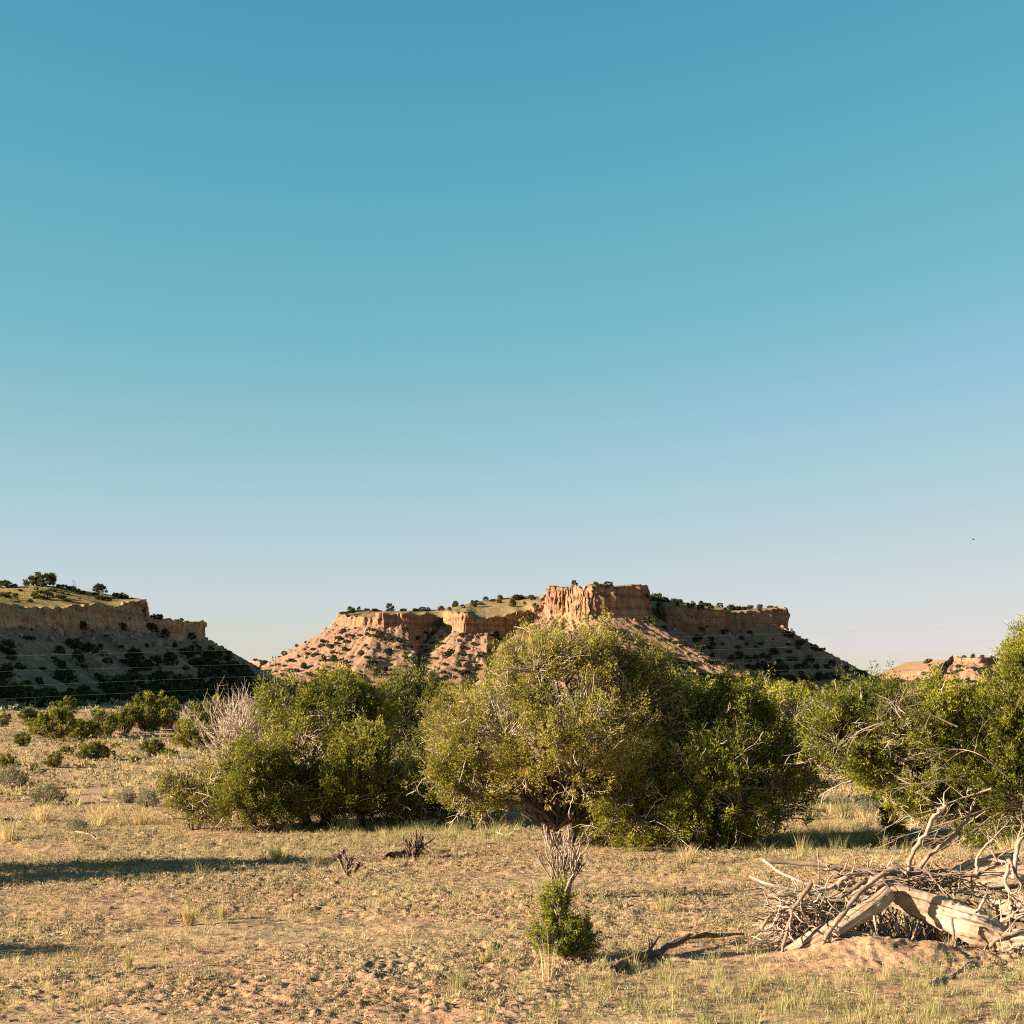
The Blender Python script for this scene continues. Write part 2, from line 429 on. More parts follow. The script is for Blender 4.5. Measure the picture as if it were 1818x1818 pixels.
        p[:, 2] += fbm(p[:, 0] * .5, p[:, 1] * .5, 0, seed + 23, 4) * .085 * hh.mean() * min(1, 6 * (1 - t)) * gully
        p[:, 2] += fbm(p[:, 0] * 1.6, p[:, 1] * 1.6, 0, seed + 24, 2) * .04 * hh.mean()
        rows.append(p); kind.append(0.0)
    V = np.stack(rows)             # rows x cols x 3
    nr, nc = V.shape[:2]
    i = np.arange(nr - 1)[:, None] * nc; j = np.arange(nc - 1)[None]
    q = np.stack([i + j, i + nc + j, i + nc + j + 1, i + j + 1], -1).reshape(-1, 4)
    tint = np.repeat(np.array(kind)[:, None], nc, 1)
    tint = tint + fbm(V[..., 0] * .2, V[..., 1] * .2, V[..., 2] * .2, seed + 30, 3) * .25
    me = make_mesh(name, V.reshape(-1, 3), q, mat, True, tint.ravel())
    o = link(name, me); tag(o, kind='structure')
    BVH[name if name not in BVH else name + '2'] = BVHTree.FromPolygons([tuple(v) for v in V.reshape(-1, 3).tolist()], q.tolist())
    return o, V, npl + 2 + ncl

def pc(px, yt, yb, D, az, crest):
    x = (px - CX) / F * D
    zt = H + (HY - yt) / F * D; zb = H + (HY - yb) / F * D
    cp, cy, cD = crest
    return (x, D, zt, zb, az, ray(cp, cy, cD))

MID = [pc(650, 1084, 1100, 810, -150, (680, 1083, 840)), pc(603, 1088, 1106, 752, -95, (660, 1084, 800)),
    pc(598, 1091, 1112, 722, -60, (650, 1085, 770)), pc(640, 1088, 1116, 706, -25, (670, 1085, 770)),
    pc(682, 1089, 1115, 702, -8, (700, 1084, 770)), pc(724, 1089, 1118, 704, 12, (725, 1084, 770)),
    pc(748, 1091, 1114, 722, 0, (745, 1084, 780)), pc(782, 1089, 1110, 736, -25, (770, 1083, 785)),
    pc(800, 1085, 1120, 716, -45, (800, 1079, 790)), pc(825, 1089, 1126, 698, -28, (830, 1072, 790)),
    pc(866, 1090, 1122, 703, 3, (865, 1065, 800)), pc(905, 1092, 1120, 712, 0, (895, 1061, 800)),
    pc(938, 1084, 1112, 724, -25, (930, 1059, 800)), pc(972, 1072, 1104, 722, -60, (960, 1058, 800)),
    pc(977, 1047, 1100, 714, -70, (1000, 1044, 745)), pc(980, 1044, 1100, 694, -35, (1020, 1042, 735)),
    pc(1036, 1041, 1104, 667, 24, (1040, 1042, 720)), pc(1044, 1041, 1104, 666, 72, (1060, 1041, 720)),
    pc(1092, 1039, 1102, 668, 72, (1090, 1039, 720)), pc(1136, 1037, 1100, 671, 68, (1125, 1038, 720)),
    pc(1144, 1040, 1100, 688, 60, (1135, 1040, 735)), pc(1148, 1062, 1102, 716, 45, (1148, 1057, 770)),
    pc(1160, 1070, 1110, 716, 45, (1165, 1059, 780)), pc(1182, 1077, 1122, 708, 45, (1190, 1065, 790)),
    pc(1235, 1079, 1122, 711, 45, (1235, 1073, 800)), pc(1280, 1083, 1118, 716, 52, (1275, 1078, 810)),
    pc(1290, 1089, 1116, 752, 45, (1300, 1081, 830)), pc(1335, 1085, 1114, 755, 50, (1340, 1080, 840)),
    pc(1388, 1078, 1117, 760, 72, (1375, 1078, 850)), pc(1393, 1080, 1120, 790, 100, (1385, 1080, 860)),
    pc(1375, 1082, 1116, 850, 150, (1380, 1082, 870))]
o_mid, V_mid, b_mid = mesa('mesa', MID, M['mesa'], .62, crest_noise=.8, slope=31, flute=1.0, gully=.8, seed=40)

LEFT = [(-170, 138, 12.5, 10, -8, (-170, 230, 15)), (-92, 134, 12.5, 10, 5, (-120, 220, 16)), (-72, 150, 12.6, 10, 48, (-105, 230, 17)),
    (-65.5, 190, 12.9, 10.0, 80, (-88, 252, 18.6)), (-64.5, 215, 14.0, 10.4, 85, (-81, 256, 19.6)),
    (-64, 240, 15.7, 11, 88, (-73, 262, 18.6)), (-62.3, 253, 16.9, 11.4, 82, (-68.5, 270, 17.9)),
    (-64.6, 258, 16.4, 11.4, 70, (-69, 272, 17.4)), (-67.0, 266, 14.2, 11.5, 78, (-72, 290, 15)),
    (-65.4, 283, 14.9, 11.5, 85, (-74, 300, 15.2)), (-62.6, 298, 15.6, 11.4, 80, (-72, 312, 15.6)),
    (-64.5, 309, 15.2, 11.2, 115, (-74, 318, 15.4)), (-78, 322, 15, 11, 150, (-90, 330, 15.2)), (-115, 340, 15, 11, 172, (-120, 345, 15.2))]
o_left, V_left, b_left = mesa('mesa', LEFT, M['near_mesa'], .30, crest_noise=.5, slope=30, flute=.75, gully=1.6, seed=80, back=(-80, -6), notch=.6)

FARR = [pc(1600, 1205, 1207, 1450, -80, (1640, 1211, 1500)), pc(1640, 1188, 1196, 1360, -60, (1660, 1193, 1440)), pc(1668, 1181, 1190, 1330, -40, (1680, 1183, 1440)),
    pc(1690, 1164, 1174, 1345, -40, (1705, 1169, 1440)), pc(1735, 1167, 1178, 1325, -10, (1740, 1171, 1440)),
    pc(1790, 1169, 1182, 1330, -25, (1790, 1167, 1440)), pc(1850, 1162, 1176, 1300, -20, (1850, 1165, 1440)), pc(1960, 1160, 1176, 1300, 10, (1960, 1164, 1440)),
    pc(2050, 1165, 1180, 1320, 50, (2050, 1160, 1440))]
mesa('distant_hill', FARR, M['mesa'], 1.6, crest_noise=1.5, slope=27, flute=1.5, gully=3.6, topk=0.0, seed=120, back=(0, 200))
FARL = [pc(425, 1186, 1188, 960, -90, (450, 1180, 1000)), pc(447, 1172, 1176, 930, -50, (455, 1170, 990)), pc(462, 1175, 1181, 915, 0, (462, 1172, 990)),
    pc(488, 1184, 1188, 925, 30, (480, 1180, 990)), pc(520, 1186, 1190, 960, 80, (500, 1186, 1000))]
mesa('distant_hill', FARL, M['mesa'], 1.3, crest_noise=1.2, slope=24, flute=1.2, gully=2.0, topk=0.0, seed=160, back=(0, 150))
# a low dim ridge closes the plain behind the right-hand gap
# ------------------------------------------------------------------ scree boulders
def rocks(name, P, s, mat, seed, label_kind='stuff'):
    n = len(P); rg = np.random.default_rng(seed)
    phi = (1 + 5 ** .5) / 2
    ico = norm(np.array([[-1, phi, 0], [1, phi, 0], [-1, -phi, 0], [1, -phi, 0], [0, -1, phi], [0, 1, phi], [0, -1, -phi], [0, 1, -phi], [phi, 0, -1], [phi, 0, 1], [-phi, 0, -1], [-phi, 0, 1]], float))
    fc = np.array([[0,11,5],[0,5,1],[0,1,7],[0,7,10],[0,10,11],[1,5,9],[5,11,4],[11,10,2],[10,7,6],[7,1,8],[3,9,4],[3,4,2],[3,2,6],[3,6,8],[3,8,9],[4,9,5],[2,4,11],[6,2,10],[8,6,7],[9,8,1]])
    sc = s[:, None, None] * (.5 + rg.random((n, 1, 3)) * .7) * (.7 + .6 * rg.random((n, 12, 1)))
    V = P[:, None] + ico[None] * sc
    q = (fc[None] + np.arange(n)[:, None, None] * 12).reshape(-1, 3)
    t = np.repeat(rg.random(n), 12)
    o = link(name, make_mesh(name, V.reshape(-1, 3), q, mat, False, t))
    tag(o, kind='stuff'); return o

def scree(V, first, n, smin, smax, seed):
    rg = np.random.default_rng(seed)
    r = first + (rg.random(n) ** 1.6 * (V.shape[0] - first - 2)).astype(int); c = rg.integers(5, V.shape[1] - 5, n)
    P = V[r, c]; s = smin + (smax - smin) * rg.random(n) ** 5
    return P, s
P, s = scree(V_mid, b_mid, 3400, .2, 1.5, 5); rocks('scree_boulders', P, s, M['rock'], 6)
P, s = scree(V_left, b_left, 3800, .09, .85, 7); rocks('scree_boulders', P, s, M['rock'], 8)

# ------------------------------------------------------------------ foliage
def leaves(C, A, L, Rd, nspray, ll, lw, rg, spread=.9, up=.25, nb=2, tintc=None, hang=0):
    """clusters at C along axis A, length L, radius Rd. returns V, F, tint"""
    n = len(C)
    ct = rg.random(n) * .55 + .2 if tintc is None else tintc
    t = rg.random((n, nspray)) ** .8
    # radial direction
    rad = norm(rg.normal(size=(n, nspray, 3)))
    rad = norm(rad - (rad * A[:, None]).sum(-1, keepdims=True) * A[:, None] * .7)
    rr = Rd[:, None] * (1 - .72 * t) * (.35 + .75 * rg.random((n, nspray)) ** .5)
    P = C[:, None] + A[:, None] * (t * L[:, None])[..., None] + rad * rr[..., None]
    D0 = norm(A[:, None] * 1.0 + rad * spread * .65 + rg.normal(size=(n, nspray, 3)) * .28 + np.array([0, 0, up]))
    P = np.repeat(P.reshape(-1, 3), nb, 0); D = np.repeat(D0.reshape(-1, 3), nb, 0)
    D = norm(D + rg.normal(size=D.shape) * .42)
    m = len(P)
    side = norm(np.cross(D, rg.normal(size=D.shape)))
    l = ll * (.6 + .8 * rg.random(m)); w = lw * (.6 + .8 * rg.random(m))
    V = np.stack([P - side * w[:, None] * .5, P + side * w[:, None] * .5, P + D * l[:, None]], 1).reshape(-1, 3)
    Fc = np.arange(m * 3).reshape(-1, 3)
    tint = np.repeat(np.repeat(ct, nspray * nb) + rg.normal(size=m) * .10 + np.repeat(t.ravel(), nb) * .22 - .08, 3)
    return V, Fc, tint

def sample_crown(lobes, n, rg, rough=.22, inner=.35, csz=1.0):
    L = np.array(lobes, float)
    w = (L[:, 3] * L[:, 4] + L[:, 4] * L[:, 5] + L[:, 3] * L[:, 5]); w /= w.sum()
    out = []; dirs = []
    while len(out) < n:
        k = rg.choice(len(L), p=w); c, r = L[k, :3], L[k, 3:6]
        d = norm(rg.normal(size=3)); 
        if d[2] < -.55 and rg.random() < .6: continue
        f = vnoise(d[0] * 2.3 + k * 7, d[1] * 2.3, d[2] * 2.3, k + 3)
        q = 1 + rough * f
        u = q * (1 - inner * rg.random() ** 1.7)
        p = c + d * r * u
        cn = vnoise(p[0] * 1.9 / csz, p[1] * 1.9 / csz, p[2] * 1.5 / csz, 77) + .5 * vnoise(p[0] * 4.1 / csz, p[1] * 4.1 / csz, p[2] * 3.3 / csz, 78)
        if cn < -.12 + .25 * (u < .75) and rg.random() < .85: continue
        p = c + d * r * u * (1 + rough * .38 * max(cn, 0) * (u > .8))
        deep = False
        for m in range(len(L)):
            if m != k and np.linalg.norm((p - L[m, :3]) / L[m, 3:6]) < .62: deep = True
        if deep: continue
        out.append(p); dirs.append(norm(d / r * r.mean()))
    return np.array(out), np.array(dirs)

def tree(name, base, lobes, nclu, label, cat='tree', mat='juniper', cl=.34, cr=.17, nspray=51, ll=.068, lw=.020, stems=1, trunk_r=.11,
         seed=1, twigs=160, group=None, fork=.35, rough=.32, nb=2, dead=0, lean=None, upw=.8, twl=.5, inner=.42, barkm='bark', scalevar=1):
    rg = np.random.default_rng(seed); nclu = int(nclu * 1.55); nspray = int(nspray * .98); cl *= 1.15; cr *= .72; ll *= .72; lw *= .84
    base = np.asarray(base, float)
    root = empty(name, base); tag(root, label, cat, group)
    lob = np.array(lobes, float)
    C, Dv = sample_crown(lob, nclu, rg, rough * 1.2, inner, min(1.2, max(.25, lob[:, 3:6].max() * .8)))
    C[:, 2] = np.maximum(C[:, 2], base[2] + .12)
    A = norm(Dv * .8 + np.array([0, 0, upw]) + rg.normal(size=C.shape) * .3)
    big = .55 + .9 * rg.random(nclu) ** 1.4
    pl = (rg.random(nclu) < .10) & (Dv[:, 2] > .1); big[pl] *= 1.6; A[pl] = norm(A[pl] + [0, 0, .8])
    gt = fbm(C[:, 0] * 1.1, C[:, 1] * 1.1, C[:, 2] * 1.1, seed, 2) * .42 + .40 + rg.normal(size=nclu) * .15
    V, Fc, T = leaves(C - A * cl * .35, A, cl * big, cr * (.7 + .6 * big), nspray, ll, lw, rg, nb=nb, tintc=gt)
    crown = link('crown', make_mesh('crown', V - base, Fc, M[mat], False, T), root)
    # trunk, limbs, branches
    g = Geo(); cen = (lob[:, :3] * lob[:, 3:6].prod(1)[:, None]).sum(0) / lob[:, 3:6].prod(1).sum()
    nodes = []; zc = cen[2]
    hfork = (zc - base[2]) * fork
    limb_pts = []
    st = []
    for s_ in range(stems):
        a = 2 * math.pi * (s_ + rg.random() * .5) / stems
        off = np.array([math.cos(a), math.sin(a), 0]) * trunk_r * (1.0 if stems > 1 else 0)
        top = base + off * 3 + np.array([0, 0, hfork * (.8 + .4 * rg.random())])
        if lean is not None: top = top + np.array(lean) * hfork
        Pt = crook(base + off - np.array([0, 0, .12]), top, 7, .05, rg=rg)
        r0 = trunk_r * (1 if stems == 1 else .75)
        g.tube(Pt, np.linspace(r0 * 1.25, r0 * .8, 7) * (1 + .12 * rg.normal(size=7)), 9, .45)
        st.append((Pt[-1], r0 * .8))
    nl = max(5, int(len(lob) * 1.5 + nclu / 90))
    ends = C[rg.choice(nclu, nl, replace=False)]
    ends = cen * .25 + ends * .75
    for k in range(len(lob)):
        ends = np.vstack([ends, lob[k, :3] + lob[k, 3:6] * rg.uniform(-.3, .4, 3)])
    for e in ends:
        s0, r0 = st[rg.integers(len(st))]
        P = crook(s0, e, 10, .10, .10, rg)
        rr = np.linspace(r0 * .62, .016, 10); g.tube(P, rr * .8, 6, .5); limb_pts.append(np.column_stack([P[3:], rr[3:]]))
    LP = np.vstack(limb_pts)
    g2 = Geo()
    for i in range(nclu):
        e = C[i]
        dd = np.linalg.norm(LP[:, :3] - e, axis=1) + .4 * np.maximum(0, LP[:, 2] - e[2] + .2)
        k = np.argmin(dd)
        if np.linalg.norm(LP[k, :3] - e) > 6: continue
        P = crook(LP[k, :3], e + A[i] * cl * .3, 6, .10, .03, rg)
        (g if i % 3 else g2).tube(P, np.linspace(min(.02, LP[k, 3] * .7) , .005, 6), 4, .55 + .2 * rg.random())
    for i in range(twigs):
        k = rg.integers(nclu)
        a = C[k] * (.8 + .15 * rg.random()) + cen * .1 if False else C[k] - Dv[k] * rg.random() * .5
        d = norm(Dv[k] * .8 + rg.normal(size=3) * .7)
        P = crook(a, a + d * twl * (.5 + rg.random()), 6, .13, 0, rg)
        g2.tube(P, np.linspace(.010, .004, 6), 3, .75 + .25 * rg.random())
        for _ in range(2):
            j = rg.integers(2, 5); d2 = norm(d + rg.normal(size=3) * .6)
            g2.tube(crook(P[j], P[j] + d2 * twl * .4 * (.5 + rg.random()), 4, .1, 0, rg), np.linspace(.006, .003, 4), 3, .85)
    g.V = [v - base for v in g.V]; link('trunk', g.mesh('trunk', M[barkm]), root)
    g2.V = [v - base for v in g2.V]; link('branches', g2.mesh('branches', M['twig']), root)
    return root

def lobe(px, py, wpx, hpx, D, dy=0, dfrac=.9):
    c = ray(px, py, D + dy); rx = wpx / 2 / F * D; rz = hpx / 2 / F * D
    return (c[0], c[1], c[2], rx, (rx * .6 + rz * .4) * dfrac, rz)

GJ = 'junipers in the thicket across the middle'
# the large one in the middle
D = 27.0
tree('juniper_tree', G(992, 1503),
     [lobe(1000, 1235, 250, 230, D), lobe(880, 1310, 230, 190, D, -.6), lobe(832, 1350, 140, 130, D, -.5), lobe(1075, 1192, 165, 140, D, .5), lobe(945, 1185, 130, 115, D, .3),
      lobe(1000, 1330, 250, 170, D, -1.0), lobe(1120, 1290, 180, 220, D, .3), lobe(1150, 1190, 55, 80, D, 0), lobe(806, 1300, 84, 110, D, .5), lobe(803, 1375, 120, 130, D, -.3), lobe(840, 1405, 130, 90, D, -.6), lobe(1120, 1380, 150, 170, D, -.3), lobe(885, 1425, 110, 60, D, .1), lobe(1085, 1440, 110, 110, D, .2), lobe(985, 1410, 130, 80, D, .7)],
     2000, 'largest juniper in the middle, pale olive domed crown above a forked trunk', nspray=48, ll=.055, lw=.016, trunk_r=.11, stems=3, seed=11, twigs=900, mat='juniper_pale', fork=.16, group=GJ, cl=.30, cr=.15, twl=.42)
D = 27.3
tree('juniper_tree', G(1250, 1500),
     [lobe(1200, 1390, 230, 230, D, 0), lobe(1290, 1330, 200, 210, D, .2), lobe(1150, 1440, 200, 150, D, -.9), lobe(1260, 1268, 120, 80, D, 1), lobe(1370, 1390, 170, 170, D, .5), lobe(1260, 1450, 200, 110, D, -.5), lobe(1200, 1290, 130, 150, D, 1), lobe(1270, 1400, 220, 170, D, -.8), lobe(1170, 1460, 120, 90, D, -.6)],
     1250, 'broad dark juniper with low skirts, right of the large domed juniper', nspray=56, trunk_r=.10, stems=3, seed=12, twigs=420, group=GJ, fork=.2, cl=.32, cr=.17)
D = 37
tree('juniper_tree', G(1400, 1428),
     [lobe(1395, 1300, 150, 150, D), lobe(1330, 1270, 120, 110, D, .5), lobe(1440, 1345, 100, 130, D), lobe(1305, 1252, 60, 60, D, .5), lobe(1400, 1268, 60, 80, D, 1), lobe(1360, 1370, 130, 110, D)],
     420, 'juniper at the right end of the thicket with an uneven sunlit top', nspray=36, trunk_r=.13, stems=2, seed=13, twigs=120, group=GJ, ll=.08, lw=.026)
D = 31.5
tree('juniper_tree', G(560, 1468),
     [lobe(560, 1300, 170, 180, D), lobe(515, 1260, 90, 110, D), lobe(610, 1250, 120, 90, D, .4), lobe(520, 1370, 120, 150, D, .2), lobe(600, 1380, 120, 140, D, .3), lobe(655, 1275, 90, 110, D, .6), lobe(545, 1420, 130, 90, D, -.2), lobe(560, 1355, 150, 160, D, -.7), lobe(500, 1242, 40, 60, D), lobe(575, 1238, 40, 60, D, .3)],
     850, 'tall round juniper just right of the pale dead shrub', nspray=51, trunk_r=.13, stems=2, seed=14, twigs=200, group=GJ, ll=.072, lw=.022)
D = 30
tree('juniper_tree', G(640, 1470),
     [lobe(630, 1385, 110, 120, D), lobe(600, 1415, 80, 90, D, -.2), lobe(675, 1410, 90, 110, D, .2), lobe(635, 1320, 40, 80, D, .1), lobe(665, 1345, 60, 80, D, .3), lobe(700, 1425, 90, 80, D, .4)],
     420, 'dense conical juniper in front of two taller ones, left of the gap with pale debris', mat='juniper_mid', nspray=56, trunk_r=.10, seed=15, twigs=60, group=GJ, cl=.36, cr=.16)
D = 35
tree('juniper_tree', G(745, 1436),
     [lobe(740, 1320, 140, 180, D), lobe(772, 1242, 44, 80, D), lobe(715, 1240, 70, 90, D), lobe(690, 1330, 90, 160, D, .3), lobe(790, 1340, 90, 140, D, .4), lobe(755, 1275, 90, 90, D), lobe(710, 1400, 130, 110, D, -1.5), lobe(770, 1410, 110, 100, D, -1.5)],
     620, 'slender-topped juniper rising left of the large domed juniper', mat='juniper_mid', nspray=48, trunk_r=.12, seed=16, twigs=100, group=GJ, cl=.40, cr=.18, ll=.078, lw=.025)
D = 31
tree('juniper_tree', G(820, 1462),
     [lobe(800, 1400, 110, 100, D, .8), lobe(735, 1410, 100, 80, D, .8), lobe(860, 1410, 90, 90, D, 1.2)],
     260, 'low juniper bush under the left side of the large domed juniper', mat='juniper_mid', nspray=51, trunk_r=.08, seed=17, twigs=120, group=GJ)
D = 29.5
tree('juniper_tree', G(465, 1476),
     [lobe(460, 1390, 110, 130, D), lobe(430, 1370, 60, 90, D), lobe(500, 1420, 90, 110, D), lobe(440, 1430, 90, 80, D)],
     380, 'dark upright juniper below the pale dead shrub', mat='juniper_mid', nspray=53, trunk_r=.09, stems=2, seed=18, twigs=80, group=GJ)
D = 30
tree('juniper_bush', G(345, 1472),
     [lobe(345, 1430, 100, 80, D), lobe(310, 1405, 60, 70, D), lobe(375, 1405, 60, 90, D), lobe(390, 1440, 60, 60, D)],
     230, 'low feathery grey-green bush at the left end of the thicket', 'bush', nspray=34, trunk_r=.05, stems=3, seed=19, twigs=160, group=GJ, mat='juniper_pale', ll=.055, lw=.018, cl=.26, cr=.13)
D = 42
tree('juniper_tree', G(1085, 1398), [lobe(1195, 1255, 100, 110, D), lobe(1240, 1270, 120, 100, D), lobe(1150, 1280, 80, 120, D)],
     200, 'juniper half hidden behind the right shoulder of the large domed juniper', nspray=30, trunk_r=.11, seed=20, twigs=20, group=GJ, ll=.10, lw=.04)
# right-hand spreading juniper
D = 25.5
tree('juniper_tree', G(1800, 1500),
     [lobe(1560, 1290, 170, 130, D, .5), lobe(1620, 1370, 210, 130, D, .3), lobe(1560, 1258, 90, 60, D, .5), lobe(1690, 1290, 170, 160, D, .3), lobe(1500, 1285, 80, 60, D, .2), lobe(1540, 1360, 110, 80, D, .2),
      lobe(1815, 1300, 150, 220, D, -.3), lobe(1860, 1210, 130, 150, D), lobe(1812, 1180, 55, 90, D), lobe(1832, 1135, 46, 46, D), lobe(1800, 1430, 150, 190, D, -.6), lobe(1720, 1390, 130, 130, D, -.2), lobe(1920, 1300, 200, 300, D), lobe(1685, 1240, 60, 40, D, .8), lobe(1480, 1320, 110, 90, D, .2), lobe(1660, 1430, 130, 70, D, .2), lobe(1600, 1300, 160, 110, D, -.3)],
     1900, 'spreading juniper at the right edge, tall leader above low reaching boughs', nspray=53, trunk_r=.17, stems=2, seed=21, twigs=420, mat='juniper', fork=.3, rough=.3, lean=(-.5, 0, 0), cl=.32, cr=.15, inner=.6)
# unseen neighbours whose shadows cross the meadow
D = 22.5
def xl(cx, cy, cz, rx, rz): return (cx, cy, cz, rx, rx, rz)
tree('juniper_tree', (-12.4, 22.3, gz(-12.4, 22.3)), [xl(-12.2, 21.9, 1.35, 1.25, 1.0), xl(-11.9, 22.3, 1.95, .7, .7), xl(-13.5, 21.8, 1.6, 1.0, 1.1)],
     190, 'juniper beyond the left edge that throws the long shadow', nspray=51, trunk_r=.12, seed=22, twigs=20, ll=.10, lw=.05)
tree('juniper_bush', (-6.75, 16.0, gz(-6.75, 16.0)), [xl(-6.75, 16.0, .3, .45, .3)], 60, 'small dark bush cut by the left edge near the bottom', 'bush',
     nspray=34, trunk_r=.03, seed=23, twigs=10, ll=.05, lw=.02, cl=.15, cr=.08)
# young junipers
D = 15.7
tree('young_juniper', G(1002, 1716),
     [lobe(985, 1606, 44, 60, D, 0), lobe(975, 1665, 74, 64, D, 0), lobe(1015, 1672, 64, 66, D, 0), lobe(1005, 1698, 56, 34, D, 0), lobe(1032, 1655, 24, 36, D, 0)],
     330, 'small bright green young juniper in the foreground meadow', 'sapling', nspray=34, mat='young', rough=.45, ll=.034, lw=.011, cl=.13, cr=.045, trunk_r=.018, seed=24, twigs=25, twl=.12, fork=.6)
D = 28
tree('young_juniper', G(1583, 1492), [lobe(1578, 1455, 20, 40, D), lobe(1592, 1475, 36, 26, D), lobe(1570, 1436, 10, 16, D)],
     60, 'tiny dark juniper sapling left of the fallen dead boughs', 'sapling', nspray=30, ll=.05, lw=.02, cl=.13, cr=.07, trunk_r=.02, seed=25, twigs=12, twl=.2)

# ------------------------------------------------------------------ shrub kinds to copy
def shrub_parts(seed, lobes, nclu, nspray, ll, lw, cl, cr, mat, stems=3, tr=.05):
    rg = np.random.default_rng(seed)
    lob = np.array(lobes, float)
    C, Dv = sample_crown(lob, nclu, rg, .3, .45, .3)
    C[:, 2] = np.maximum(C[:, 2], .06)
    A = norm(Dv * .7 + np.array([0, 0, .9]) + rg.normal(size=C.shape) * .3)
    V, Fc, T = leaves(C - A * cl * .3, A, cl * (.6 + .8 * rg.random(nclu)), cr * (.7 + .6 * rg.random(nclu)), nspray, ll, lw, rg)
    cm = make_mesh('crown', V, Fc, M[mat], False, T)
    g = Geo()
    for i in range(min(nclu, 60)):
        g.tube(crook((rg.normal() * .05, rg.normal() * .05, -.08), C[i], 6, .08, .05, rg), np.linspace(tr * .7, .008, 6), 4, .5)
    return cm, g.mesh('trunk', M['bark'])

KIN = []
for k, (lobs, n) in enumerate([
    ([(0, 0, .50, .5, .5, .45), (.22, 0, .42, .35, .4, .4)], 120),
    ([(0, 0, .55, .42, .42, .52), (-.2, .1, .3, .4, .4, .3)], 120),
    ([(-.25, 0, .36, .34, .35, .34), (.22, 0, .42, .34, .35, .42), (0, .1, .6, .22, .2, .3)], 120),
    ([(0, 0, .38, .55, .5, .34), (.3, 0, .28, .3, .3, .25)], 110)]):
    KIN.append(shrub_parts(200 + k, lobs, n, 30, .065, .028, .17, .085, 'juniper_mid'))
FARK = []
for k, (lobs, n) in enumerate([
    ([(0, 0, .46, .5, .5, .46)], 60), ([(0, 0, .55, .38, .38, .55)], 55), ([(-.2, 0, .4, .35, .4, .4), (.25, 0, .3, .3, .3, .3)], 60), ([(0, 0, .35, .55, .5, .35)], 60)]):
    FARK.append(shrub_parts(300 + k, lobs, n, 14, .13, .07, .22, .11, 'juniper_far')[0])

def mid_shrub(px, py, w, label, group, k=None, hfac=1.0, name='juniper_shrub', cat='shrub', kinds=None):
    kinds = kinds or KIN
    p = G(px, py); s = w / F * p[1] * (.88 if kinds is None or kinds is KIN else 1)
    cm, tm = kinds[(k if k is not None else random.randrange(len(kinds))) % len(kinds)]
    e = empty(name, p - np.array([0, 0, .03])); tag(e, label, cat, group)
    link('crown', cm, e); link('trunk', tm, e)
    e.rotation_euler[2] = random.uniform(0, 6.28); e.scale = (s, s, s * hfac)
    return e

GL = 'junipers dotted over the dry flat at left'
for px, py, w, hf, lab in [
    (92, 1316, 76, .95, 'leftmost large juniper at the foot of the shaded mesa, yellow-green top'),
    (145, 1312, 60, .9, 'middle juniper of the left-hand clump below the shaded mesa'),
    (182, 1308, 56, 1.0, 'pointed right-hand juniper of the left clump below the shaded mesa'),
    (222, 1303, 50, 1.0, 'juniper at the left end of the second clump below the shaded mesa'),
    (262, 1302, 70, 1.1, 'tallest juniper of the second clump below the shaded mesa'),
    (300, 1300, 56, 1.0, 'juniper at the right end of the second clump, above the pink bare soil'),
    (345, 1332, 74, 1.0, 'big feathery juniper just left of the pale dead shrub'),
    (385, 1300, 60, 1.0, 'juniper showing behind the pale dead shrub, on its left'),
    (165, 1351, 58, .85, 'single round juniper standing alone on the dry flat'),
    (270, 1343, 44, .85, 'loose twin-stemmed juniper above the pink bare patch'),
    (303, 1345, 28, .7, 'low ragged juniper touching the twin-stemmed one on its right'),
    (238, 1353, 18, 1.1, 'small dark upright juniper beside pale sagebrush on the flat'),
    (98, 1363, 36, .85, 'middle-sized round juniper near the left edge'),
    (62, 1373, 20, 1.0, 'tiny dark juniper left of the middle-sized round one'),
    (12, 1367, 36, .85, 'round dark juniper cut by the left edge'),
    (27, 1377, 22, .6, 'low small juniper just below the one cut by the left edge'),
    (8, 1292, 34, .8, 'juniper cut by the left edge at the foot of the mesa'),
    (40, 1322, 34, .8, 'juniper left of the leftmost large juniper, level with its foot'),
    (118, 1335, 26, .7, 'small juniper in front of the left-hand clump'),
    (205, 1330, 20, .7, 'tiny juniper between the two clumps, a little nearer'),
    (330, 1306, 44, .9, 'juniper between the second clump and the feathery one'),
    (412, 1330, 50, .8, 'low juniper at the left foot of the pale dead shrub'),
    (232, 1287, 40, 1.0, 'juniper standing just behind the second clump, left part'),
    (285, 1284, 44, 1.0, 'juniper standing just behind the second clump, right part'),
    (120, 1288, 46, 1.0, 'juniper standing just behind the left-hand clump'),
    (55, 1290, 40, .9, 'juniper behind and left of the leftmost large juniper'),
    (350, 1290, 44, 1.0, 'juniper behind the big feathery juniper'),
    (470, 1300, 60, 1.0, 'juniper peeping out behind the pale dead shrub, on its right')]:
    mid_shrub(px, py, w, lab, GL, hfac=hf)

